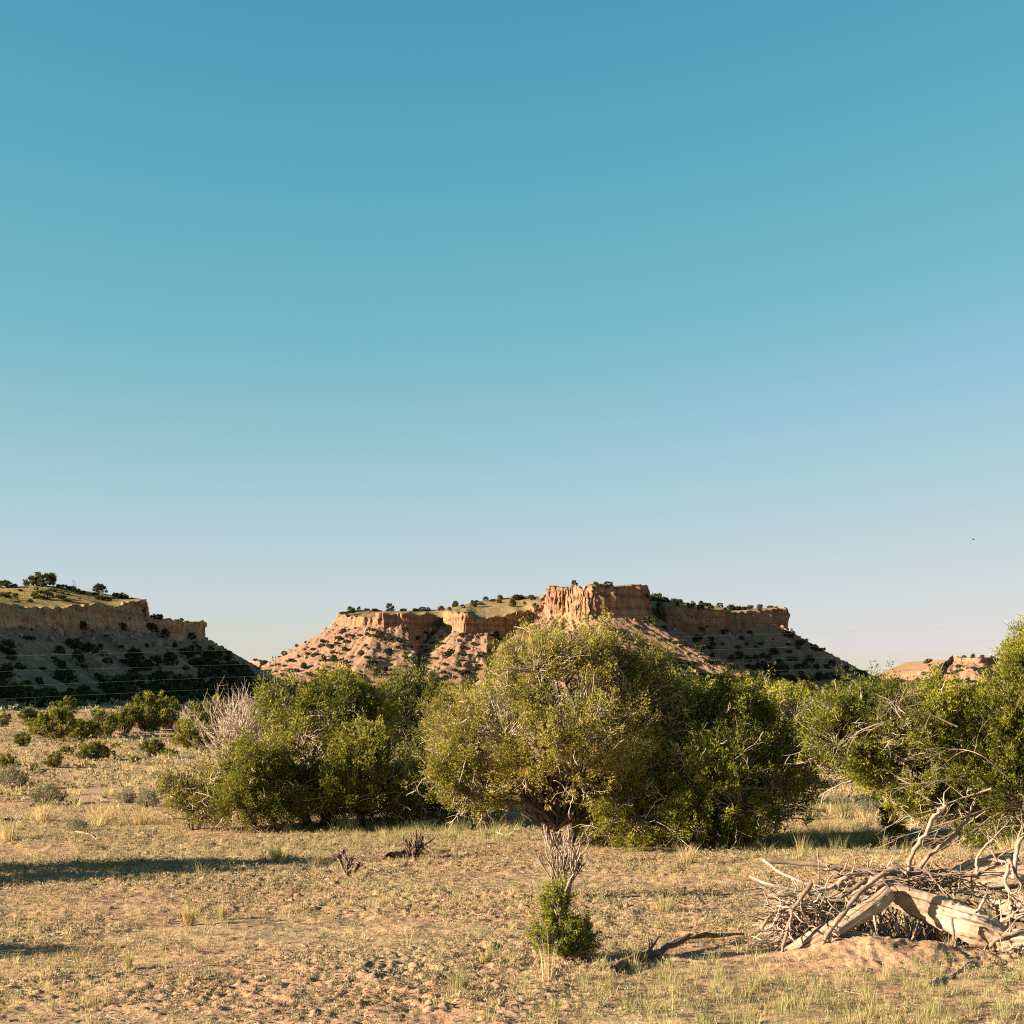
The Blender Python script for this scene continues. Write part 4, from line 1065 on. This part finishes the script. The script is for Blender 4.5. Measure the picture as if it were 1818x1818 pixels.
# ------------------------------------------------------------------ logs and boughs
def log(pts, radii, label, name='log', cat='log', seg=110, k=40, seed=0, rough=.24, stubs=(), group='dead logs and boughs heaped at right', hollow=True, grain=(3.0, 3.0, 26)):
    rg = np.random.default_rng(seed); P = catmull(pts, seg); r = np.interp(np.linspace(0, 1, seg), np.linspace(0, 1, len(radii)), radii)
    base = P.mean(0); P = P - base
    s = np.concatenate([[0], np.cumsum(np.linalg.norm(np.diff(P, axis=0), axis=1))])
    T = norm(np.gradient(P, axis=0)); ref = np.array([0, 0.2, 1.]); A = norm(np.cross(T, ref)); B = np.cross(T, A)
    a = np.arange(k) / k * 2 * np.pi
    tw = 1.1 * s[:, None] + a[None]
    ca, sa = np.cos(a)[None], np.sin(a)[None]; ct, st_ = np.cos(tw), np.sin(tw)
    d = fbm(ct * 2.1, st_ * 2.1, s[:, None] * .9 + seed, seed, 2) * rough - np.abs(fbm(ct * 3.7 + .7, st_ * 3.7, s[:, None] * 1.1, seed + 5, 3, .55)) * rough * 1.3 - np.abs(fbm(ct * 13, st_ * 13, s[:, None] * 1.3, seed + 6, 1)) * rough * .35 + fbm(ct * 1, st_ * 1, s[:, None] * 2, seed + 9, 2) * rough * .5
    rad = r[:, None] * (1 + d)
    ring = P[:, None] + rad[..., None] * (ca[..., None] * A[:, None] + sa[..., None] * B[:, None])
    # ragged hollow ends
    rows = [ring]
    if hollow:
        def endcap(i, sgn):
            rim = ring[i] + T[i] * sgn * (r[i] * .25 * rg.normal(size=(k, 1)).clip(-1, 1))
            inn = P[i] + (ring[i] - P[i]) * .62 + T[i] * sgn * r[i] * .05
            deep = P[i] + (ring[i] - P[i]) * .35 - T[i] * sgn * r[i] * 1.4
            cen = np.repeat((P[i] - T[i] * sgn * r[i] * 1.6)[None], k, 0)
            return [inn, deep, cen]
        e0 = endcap(0, -1)[::-1]; e1 = endcap(-1, 1)
        ring = np.concatenate([np.array(e0), ring, np.array(e1)]); s2 = np.concatenate([[0, 0, 0], s, [s[-1]] * 3])
    else: s2 = s
    m = len(ring)
    i = np.arange(m - 1)[:, None] * k; j = np.arange(k)[None]; j2 = (j + 1) % k
    q = np.stack([i + j, i + j2, i + k + j2, i + k + j], -1).reshape(-1, 4)
    V = ring.reshape(-1, 3); Vs = [V]; Qs = [q]; n0 = len(V)
    gr = np.stack([np.broadcast_to(np.cos(a)[None] * 4.5, (m, k)), np.broadcast_to(np.sin(a)[None] * 4.5, (m, k)), np.repeat(s2[:, None], k, 1) * 2.6], -1).reshape(-1, 3)
    cs, sn = np.cos(1.1 * np.repeat(s2, k)), np.sin(1.1 * np.repeat(s2, k)); gr = np.column_stack([gr[:, 0] * cs - gr[:, 1] * sn, gr[:, 0] * sn + gr[:, 1] * cs, gr[:, 2]]); G_ = [gr]
    for (t, dvec, L, r0) in stubs:
        ii = int(t * (seg - 1)); Pp = crook(P[ii], P[ii] + norm(np.array(dvec, float)) * L, 8, .06, 0, rg); g = Geo(); g.tube(Pp, np.linspace(r0, r0 * .35, 8), 10)
        Vs.append(g.V[0]); Qs.append(g.Q[0] + n0); n0 += len(g.V[0]); G_.append(np.column_stack([g.V[0][:, 0] * 12, g.V[0][:, 1] * 12, g.V[0][:, 2] * 3]))
    me = make_mesh(name, np.concatenate(Vs), np.concatenate(Qs), M['log'], True)
    at = me.attributes.new('grain', 'FLOAT_VECTOR', 'POINT'); at.data.foreach_set('vector', np.concatenate(G_).astype(np.float32).ravel())
    o = link(name, me, None, base); tag(o, label, cat, group); return o

def pp(lst, D): return [ray(a[0], a[1], D + (a[2] if len(a) > 2 else 0)) for a in lst]
DL = 16.5
log(pp([(1542, 1566, .2), (1610, 1594, .05), (1680, 1628, -.1), (1740, 1656, -.25), (1798, 1684, -.35)], DL), [.11, .155, .185, .20, .18],
    'thickest pale split log sloping down to the right', seed=3, seg=150, k=64, stubs=[(.15, (-.3, -.2, .5), .25, .05), (.35, (.2, -.3, .5), .12, .05), (.75, (.2, -.8, -.1), .2, .06), (.55, (0, -.5, -.8), .3, .03)])
log(pp([(1400, 1692, -.35), (1450, 1664, -.35), (1510, 1632, -.3), (1555, 1605, -.2), (1578, 1586, -.1)], DL), [.07, .11, .10, .095, .09],
    'smaller pale limb leaning up from the lower left onto the thick log', seed=4, k=36, rough=.13)
log(pp([(1400, 1690, -.3), (1440, 1690, -.3), (1480, 1668, -.25), (1520, 1660, -.2), (1560, 1664, -.1), (1578, 1672, -.1)], DL), [.08, .075, .055, .05, .035, .02],
    'curved root arching over the dark hollow in the pile', seed=5, k=24, rough=.12, hollow=False)
log(pp([(1690, 1575, .5), (1740, 1562, .4), (1800, 1556, .4), (1860, 1560, .4)], DL), [.10, .14, .15, .13], 'short pale knotty log on top at the right edge', seed=6, k=48, rough=.24)
log(pp([(1640, 1578, .6), (1700, 1555, .6), (1765, 1530, .7), (1800, 1518, .8)], DL), [.07, .09, .10, .09], 'grey log slanting up behind the knotty one', seed=7, k=32)
log(pp([(1770, 1620, .1), (1820, 1610, 0), (1880, 1600, 0)], DL), [.12, .15, .15], 'dark stump end cut by the right edge', seed=8, k=40, rough=.3)
log(pp([(1420, 1590, .4), (1480, 1600, .3), (1540, 1592, .3), (1600, 1580, .4)], DL), [.04, .075, .09, .08], 'grey limb lying level behind the leaning limb', seed=9, k=28, rough=.2)
log(pp([(1760, 1690, -.2), (1800, 1672, -.4), (1850, 1680, -.5)], DL), [.09, .17, .18], 'dark root mass at the lower right corner of the pile', seed=10, k=48, rough=.45,
    stubs=[(.1, (-.8, -.3, -.5), .35, .05), (.2, (-.9, -.3, .1), .4, .04), (.3, (-.5, -.5, -.8), .3, .05), (.4, (-.9, -.2, .5), .35, .035), (.5, (-.2, -.8, -.6), .3, .05), (.15, (-.7, -.7, -.2), .35, .04)])
BR = [
 ([(1362, 1527, .8), (1440, 1533, .7), (1530, 1545, .6), (1600, 1555, .5), (1680, 1568, .4)], .035, 'long level grey bough lying along the back of the pile'),
 ([(1355, 1525, .5), (1385, 1548, .4), (1430, 1568, .3), (1475, 1578, .2)], .022, 'thin bough running from the far left tip down into the pile'),
 ([(1330, 1555, .2), (1375, 1572, .1), (1430, 1582, .1), (1490, 1574, .2), (1560, 1556, .3)], .020, 'dark thin bough, lowest of those reaching out left'),
 ([(1440, 1568, -.3), (1412, 1610, -.4), (1398, 1650, -.5), (1388, 1705, -.5)], .030, 'pale curved stick standing against the left of the pile'),
 ([(1570, 1550, -.3), (1520, 1592, -.45), (1482, 1640, -.55), (1455, 1685, -.6), (1424, 1712, -.6)], .033, 'long dark bough laid across the front of the leaning limb'),
 ([(1610, 1552, .4), (1622, 1510, .4), (1645, 1478, .4), (1660, 1448, .4), (1680, 1430, .4)], .033, 'thick crooked upright dead bough behind the pile'),
 ([(1625, 1552, .5), (1650, 1520, .5), (1680, 1494, .5), (1712, 1462, .5), (1722, 1440, .5)], .028, 'slimmer upright bough fanning right beside the crooked one'),
 ([(1735, 1552, .3), (1734, 1525, .3), (1752, 1500, .3), (1775, 1478, .3)], .018, 'thin forked stick rising from the knotty log'),
 ([(1770, 1530, .3), (1758, 1500, .3), (1752, 1475, .3)], .013, 'short thin stick crossing the forked one'),
 ([(1800, 1560, .2), (1803, 1520, .2), (1812, 1490, .2), (1830, 1470, .2)], .032, 'pale upright bough at the right edge'),
 ([(1670, 1560, .6), (1710, 1535, .6), (1760, 1526, .6), (1822, 1540, .5)], .030, 'arched grey bough over the knotty log'),
 ([(1640, 1540, .1), (1665, 1570, 0), (1690, 1605, -.1)], .014, 'thin dark stick lying down the thick log'),
 ([(1790, 1535, -.1), (1785, 1565, -.2), (1800, 1590, -.25), (1830, 1605, -.3)], .024, 'curved bough hanging in front of the knotty log'),
 ([(1790, 1525, 0), (1806, 1555, -.1), (1822, 1590, -.1)], .026, 'straight bough crossing the hanging one at the right edge'),
 ([(1690, 1630, -.5), (1694, 1665, -.55), (1698, 1695, -.55), (1694, 1712, -.55)], .018, 'pale crooked peg standing before the thick log'),
 ([(1452, 1510, .6), (1454, 1535, .6), (1454, 1570, .5)], .010, 'short straight twig upright behind the left of the pile'),
 ([(1362, 1592, 0), (1400, 1588, 0), (1450, 1596, 0), (1500, 1600, 0)], .030, 'uppermost pale root reaching left'),
 ([(1370, 1612, 0), (1405, 1606, -.1), (1440, 1618, -.1), (1490, 1612, 0)], .024, 'second pale root reaching left, gently waved'),
 ([(1352, 1650, -.2), (1372, 1622, -.2), (1410, 1608, -.2), (1450, 1600, -.1)], .022, 'root bending down to the ground at far left'),
 ([(1356, 1708, -.4), (1390, 1678, -.3), (1420, 1658, -.2), (1470, 1625, 0)], .018, 'straight pale root slanting to the lower left corner'),
 ([(1460, 1610, .1), (1510, 1582, .1), (1545, 1560, .2), (1600, 1548, .3)], .040, 'stout grey bough rising to the crest of the pile'),
 ([(1560, 1548, .5), (1600, 1545, .5), (1650, 1560, .4), (1700, 1570, .4)], .045, 'stout grey bough along the crest right of centre'),
 ([(1550, 1620, -.3), (1556, 1650, -.4), (1560, 1680, -.4)], .014, 'thin peg under the thick log, left one'),
 ([(1628, 1640, -.3), (1622, 1660, -.35), (1612, 1678, -.4)], .016, 'thin peg under the thick log, right one'),
 ([(1735, 1620, -.3), (1745, 1600, -.2), (1752, 1585, -.1)], .02, 'splinter standing on the thick log near the stump end')]
GB = 'dead logs and boughs heaped at right'
BR += [
 ([(1375, 1640, .1), (1420, 1622, .1), (1470, 1616, .2), (1530, 1600, .3)], .034, 'grey root sweeping level through the middle of the left tangle'),
 ([(1385, 1668, -.2), (1430, 1640, -.1), (1480, 1630, 0), (1520, 1610, .1)], .026, 'grey root just above the leaning limb, rising right'),
 ([(1368, 1600, .3), (1400, 1578, .3), (1450, 1580, .3), (1500, 1566, .3)], .024, 'knobbly root on the upper left outline of the pile'),
 ([(1480, 1575, .2), (1505, 1556, .2), (1540, 1548, .3), (1580, 1552, .4)], .030, 'short bough on the crest left of centre'),
 ([(1505, 1595, 0), (1540, 1575, 0), (1575, 1570, 0), (1620, 1590, .1)], .030, 'bent bough hugging the upper end of the thick log'),
 ([(1650, 1590, .3), (1700, 1600, .2), (1760, 1610, .1), (1825, 1640, 0)], .040, 'grey bough lying behind the lower half of the thick log'),
 ([(1690, 1580, .3), (1740, 1590, .2), (1790, 1600, .1), (1830, 1590, .1)], .034, 'weathered bough under the knotty log'),
 ([(1755, 1650, -.2), (1790, 1630, -.3), (1830, 1625, -.4)], .036, 'root prong curling over the dark root mass'),
 ([(1740, 1700, -.4), (1765, 1672, -.45), (1800, 1655, -.5), (1830, 1650, -.5)], .030, 'root prong reaching down from the dark root mass'),
 ([(1770, 1712, -.5), (1785, 1690, -.55), (1815, 1675, -.6)], .024, 'lowest root prong at the lower right corner'),
 ([(1600, 1560, .5), (1650, 1548, .5), (1700, 1548, .5), (1740, 1560, .5)], .028, 'flat grey bough behind the foot of the upright boughs')]
for n, (pts, r, lab) in enumerate(BR):
    rg = np.random.default_rng(500 + n); g = Geo(); W_ = np.array(pp(pts, DL)); P = catmull(W_, 16); c = P.mean(0); P = P - c
    P[1:-1] += rg.normal(size=(14, 3)) * r * .25
    g.tube(P, np.linspace(r, r * .55, 16) * (1 + .12 * rg.normal(size=16)), 9, .5 + rg.normal() * .12)
    for _ in range(3 if r < .03 else 5):
        j = rg.integers(5, 15); t = norm(P[min(j + 1, 15)] - P[j - 1])
        branchy(g, P[j], t + rg.normal(size=3) * .6, .12 + .18 * rg.random(), r * .35, 1, rg, 2, .4, 0, 4)
    tag(link('dead_branch', g.mesh('dead_branch', M['dead'] if n % 3 == 1 else M['twig']), None, c), lab, 'branch', GB)
# fine roots and twigs, too many to count
rg = np.random.default_rng(77); g = Geo()
for i in range(900):
    if i % 2:
        a = ray(rg.uniform(1375, 1480), rg.uniform(1595, 1680), DL + rg.uniform(-.3, .4)); d = norm(np.array([rg.normal() - .5, rg.normal() * .6, rg.normal() * .6 - .3])); L_ = .15 + .3 * rg.random()
    else:
        px = rg.uniform(1480, 1790); a = ray(px, 1600 + (px - 1480) * .20 + rg.uniform(-14, 50), DL + rg.uniform(-.1, .4)); d = norm(np.array([rg.normal() * .45, rg.normal() * .4, -1])); L_ = .12 + .25 * rg.random()
    P = crook(a, a + d * L_, 6, .14, 0, rg); P[:, 2] = np.maximum(P[:, 2], hz(P[:, 0], P[:, 1]) + .01)
    g.tube(P, np.linspace(.010, .003, 6) * (.6 + rg.random()), 4, .3 + .6 * rg.random())
for i in range(130):
    px = rg.uniform(1480, 1780); a = ray(px, 1560 + rg.uniform(-14, 25), DL + rg.uniform(.1, .6)); d = norm(np.array([rg.normal(), rg.normal() * .5, .25 * rg.normal()]))
    g.tube(crook(a, a + d * .35, 6, .12, 0, rg), np.linspace(.012, .004, 6), 4, .5)
o = link('root_tangle', g.mesh('root_tangle', M['twig'])); tag(o, kind='stuff')

def bough_on_ground(pts, r, label, mat, seed, name='fallen_branch', twigs=6, tl=.25, lift=.03):
    rg = np.random.default_rng(seed); W_ = np.array([G(a, b) + np.array([0, 0, r * .6 + (c if c else 0)]) for a, b, c in pts]); P = catmull(W_, 20); c = P.mean(0); P -= c
    g = Geo(); P[1:-1] += rg.normal(size=(18, 3)) * r * .3
    g.tube(P, np.linspace(r, r * .3, 20) * (1 + .15 * rg.normal(size=20)), 8, .5)
    for _ in range(twigs):
        j = rg.integers(4, 19); t = norm(P[min(j + 1, 19)] - P[j - 1]); branchy(g, P[j], t + rg.normal(size=3) * .5 + np.array([0, 0, .4]), tl * (.5 + rg.random()), r * .35, 1, rg, 2, .4, 0, 4)
    tag(link(name, g.mesh(name, M[mat]), None, c), label, 'branch')
bough_on_ground([(1090, 1736, 0), (1140, 1716, .02), (1180, 1700, .05), (1240, 1685, .08), (1320, 1672, .03)], .055, 'dark fallen bough lying on the foreground grass', 'dark_wood', 31, twigs=4)
bough_on_ground([(1180, 1712, 0), (1215, 1716, 0), (1262, 1722, 0)], .035, 'short dark piece lying beside the long fallen bough', 'dark_wood', 32, twigs=2)
bough_on_ground([(1650, 1752, 0), (1690, 1736, .0), (1726, 1724, .01)], .028, 'pale barkless stick on the bare earth below the pile', 'dead', 33, twigs=0)
bough_on_ground([(134, 1480, .02), (155, 1484, .02), (172, 1494, 0), (168, 1494, 0)], .02, 'white bent stick on the ground by the blue-grey sagebrush', 'dead', 34, twigs=1)
bough_on_ground([(690, 1528, 0), (735, 1518, .04), (775, 1520, .02)], .07, 'thick dark log lying behind the dark bare cholla', 'dark_wood', 35, twigs=3)
bough_on_ground([(735, 1472, .02), (770, 1466, .05), (800, 1470, 0)], .05, 'pale debris log in the gap under the junipers', 'dead', 36, twigs=8)
bough_on_ground([(850, 1488, 0), (880, 1485, .02), (905, 1490, 0)], .03, 'pale broken stick lying left of the large juniper', 'dead', 37, twigs=4)
bough_on_ground([(55, 1430, 0), (80, 1418, .08), (115, 1428, 0)], .045, 'reddish dark bough arched at the foot of the wide sagebrush', 'dark_wood', 38, twigs=5)
bough_on_ground([(8, 1462, .05), (20, 1458, .02), (40, 1464, 0)], .04, 'white broken wood near the left edge', 'dead', 39, twigs=5)
bough_on_ground([(196, 1487, 0), (206, 1490, 0)], .02, 'small white chip of wood right of the bent stick', 'dead', 40, twigs=0)

# dead boughs hanging from the right-hand juniper: one mesh per tree part
rt = [o for o in bpy.data.objects if o.get('label', '').startswith('spreading juniper')][0]
rb = np.array(rt.location); rg = np.random.default_rng(88); g = Geo()
for pts, r in [([(1760, 1400), (1700, 1420), (1650, 1440), (1596, 1450)], .03), ([(1770, 1430), (1700, 1455), (1650, 1470), (1582, 1492)], .028), ([(1750, 1440), (1690, 1480), (1640, 1500), (1590, 1520)], .022),
               ([(1740, 1390), (1680, 1385), (1620, 1392), (1592, 1380)], .022), ([(1760, 1450), (1720, 1480), (1670, 1500), (1650, 1530)], .02), ([(1700, 1290), (1640, 1268), (1560, 1285), (1520, 1300)], .03),
               ([(1790, 1380), (1740, 1340), (1690, 1330), (1640, 1345)], .018), ([(1600, 1275), (1590, 1260), (1596, 1245)], .02)]:
    P = catmull(pp([(a, b, rg.uniform(-.9, -.4)) for a, b in pts], 24.8), 16) - rb
    g.tube(P, np.linspace(r * .6, r * .2, 16), 6, .4)
    for _ in range(7):
        j = rg.integers(4, 15); t = norm(P[j + 1 if j < 15 else 15] - P[j - 1]); branchy(g, P[j], t + rg.normal(size=3) * .5 + np.array([0, 0, -.1]), .3 + .25 * rg.random(), r * .22, 2, rg, 2, .35, 0, 4)
link('dead_boughs', g.mesh('dead_boughs', M['twig']), rt)

# ------------------------------------------------------------------ wires across the valley
for yl, ym, yr, nm in [(1165, 1140, 1111, 'topmost'), (1192, 1165, 1135, 'second from the top'), (1219, 1184, 1158, 'middle'), (1241, 1204, 1182, 'second from the bottom'), (1270, 1224, 1209, 'lowest')]:
    Dw = 75; g = Geo(); pts = []
    for px in np.linspace(-500, 2400, 60):
        t = (px - 0) / 1818; y = yl * (1 - t) * (1 - 2 * t) + 4 * ym * t * (1 - t) - yr * t * (1 - 2 * t)
        pts.append(ray(px, y, Dw))
    pts = np.array(pts); c = pts.mean(0); g.tube(pts - c, .0016, 5)
    tag(link('power_line', g.mesh('power_line', M['wire']), None, c), f'thin wire strung across the valley, {nm} of the five', 'wire', 'five thin wires across the valley')
# bird
c = ray(1728, 958, 120)
g = Geo(); g.tube([(-.10, 0, 0), (-.04, 0, .01), (.04, 0, .012), (.11, 0, 0)], [.006, .035, .035, .004], 8)
Vb = [(0, .02, 0), (.05, .01, .0), (.03, .16, .05), (-.03, .15, .05), (0, -.02, 0), (.05, -.01, 0), (.03, -.16, .05), (-.03, -.15, .05)]
root = empty('bird', c); tag(root, 'tiny dark bird flying in the open sky at right', 'bird')
link('body', g.mesh('body', M['bird']), root)
for sgn in (1, -1):
    vv = np.array([(.05, 0, .01), (-.05, 0, .01), (-.04, .16 * sgn, .05), (.02, .17 * sgn, .05), (.05, 0, .022), (-.05, 0, .018), (-.04, .16 * sgn, .056), (.02, .17 * sgn, .056)])
    link('wing', make_mesh('wing', vv, [[0, 1, 2, 3], [4, 5, 6, 7], [0, 3, 7, 4], [1, 2, 6, 5], [0, 1, 5, 4], [2, 3, 7, 6]], M['bird']), root)

# ------------------------------------------------------------------ camera, light, sky
cam = bpy.data.cameras.new('camera'); co = bpy.data.objects.new('camera', cam); COL.objects.link(co)
co.location = (0, 0, H); co.rotation_euler = (R(90), 0, 0)
cam.sensor_width = 36; cam.lens = 36 * F / 1818; cam.shift_y = (HY - 909) / 1818; cam.clip_end = 20000; cam.clip_start = .1
S.camera = co
sd = Vector((-math.cos(R(SUN_BACK)) * math.cos(R(SUN_EL)), -math.sin(R(SUN_BACK)) * math.cos(R(SUN_EL)), math.sin(R(SUN_EL))))
sl = bpy.data.lights.new('sun', 'SUN'); sl.energy = 5.0; sl.angle = R(.5); sl.color = (1, .84, .64)
so = bpy.data.objects.new('sun', sl); COL.objects.link(so); so.rotation_euler = sd.to_track_quat('Z', 'Y').to_euler(); so.location = (-30, -10, 30)
w = bpy.data.worlds.new('World'); S.world = w; w.use_nodes = True; nt = w.node_tree
bg = nt.nodes['Background']; sky = nt.nodes.new('ShaderNodeTexSky'); sky.sky_type = 'NISHITA'; sky.sun_disc = False
sky.sun_elevation = R(SUN_EL); sky.sun_rotation = math.atan2(sd.x, sd.y) ; sky.altitude = 1800
sky.air_density = 1.0; sky.dust_density = 1.2; sky.ozone_density = 1.0
EXPO = 2.02
sp_ = nt.nodes.new('ShaderNodeSeparateColor'); cb_ = nt.nodes.new('ShaderNodeCombineColor')   # colour film response
nt.links.new(sky.outputs[0], sp_.inputs[0])
for ch, pts_ in enumerate([[(0, 0), (.06, .036), (.094, .078), (.143, .155), (.27, .41), (.485, .665), (1, 1.0)],
                           [(0, 0), (.09, .10), (.155, .32), (.229, .45), (.392, .605), (.545, .685), (1, .8)],
                           [(0, 0), (.15, .14), (.258, .49), (.35, .555), (.42, .61), (.455, .668), (.479, .69), (1, .6)]]):
    k_ = nt.nodes.new('ShaderNodeMath'); k_.operation = 'MULTIPLY'; k_.inputs[1].default_value = .1
    p_ = nt.nodes.new('ShaderNodeFloatCurve'); cv = p_.mapping.curves[0]
    cv.points[0].location = pts_[0]; cv.points[1].location = pts_[-1]
    for q in pts_[1:-1]: cv.points.new(*q)
    p_.mapping.update()
    q_ = nt.nodes.new('ShaderNodeMath'); q_.operation = 'MULTIPLY'; q_.inputs[1].default_value = 10 / 2 ** EXPO
    nt.links.new(sp_.outputs[ch], k_.inputs[0]); nt.links.new(k_.outputs[0], p_.inputs['Value']); nt.links.new(p_.outputs[0], q_.inputs[0]); nt.links.new(q_.outputs[0], cb_.inputs[ch])
nt.links.new(cb_.outputs[0], bg.inputs[0]); bg.inputs[1].default_value = .10
S.view_settings.view_transform = 'Standard'; S.view_settings.look = 'None'; S.view_settings.gamma = 1; S.view_settings.exposure = EXPO
S.render.engine = 'CYCLES'; S.cycles.max_bounces = 6; S.cycles.diffuse_bounces = 3; S.cycles.use_denoising = False; S.cycles.pixel_filter_type = 'BLACKMAN_HARRIS'; S.cycles.filter_width = 1.15; S.cycles.sample_clamp_indirect = 4
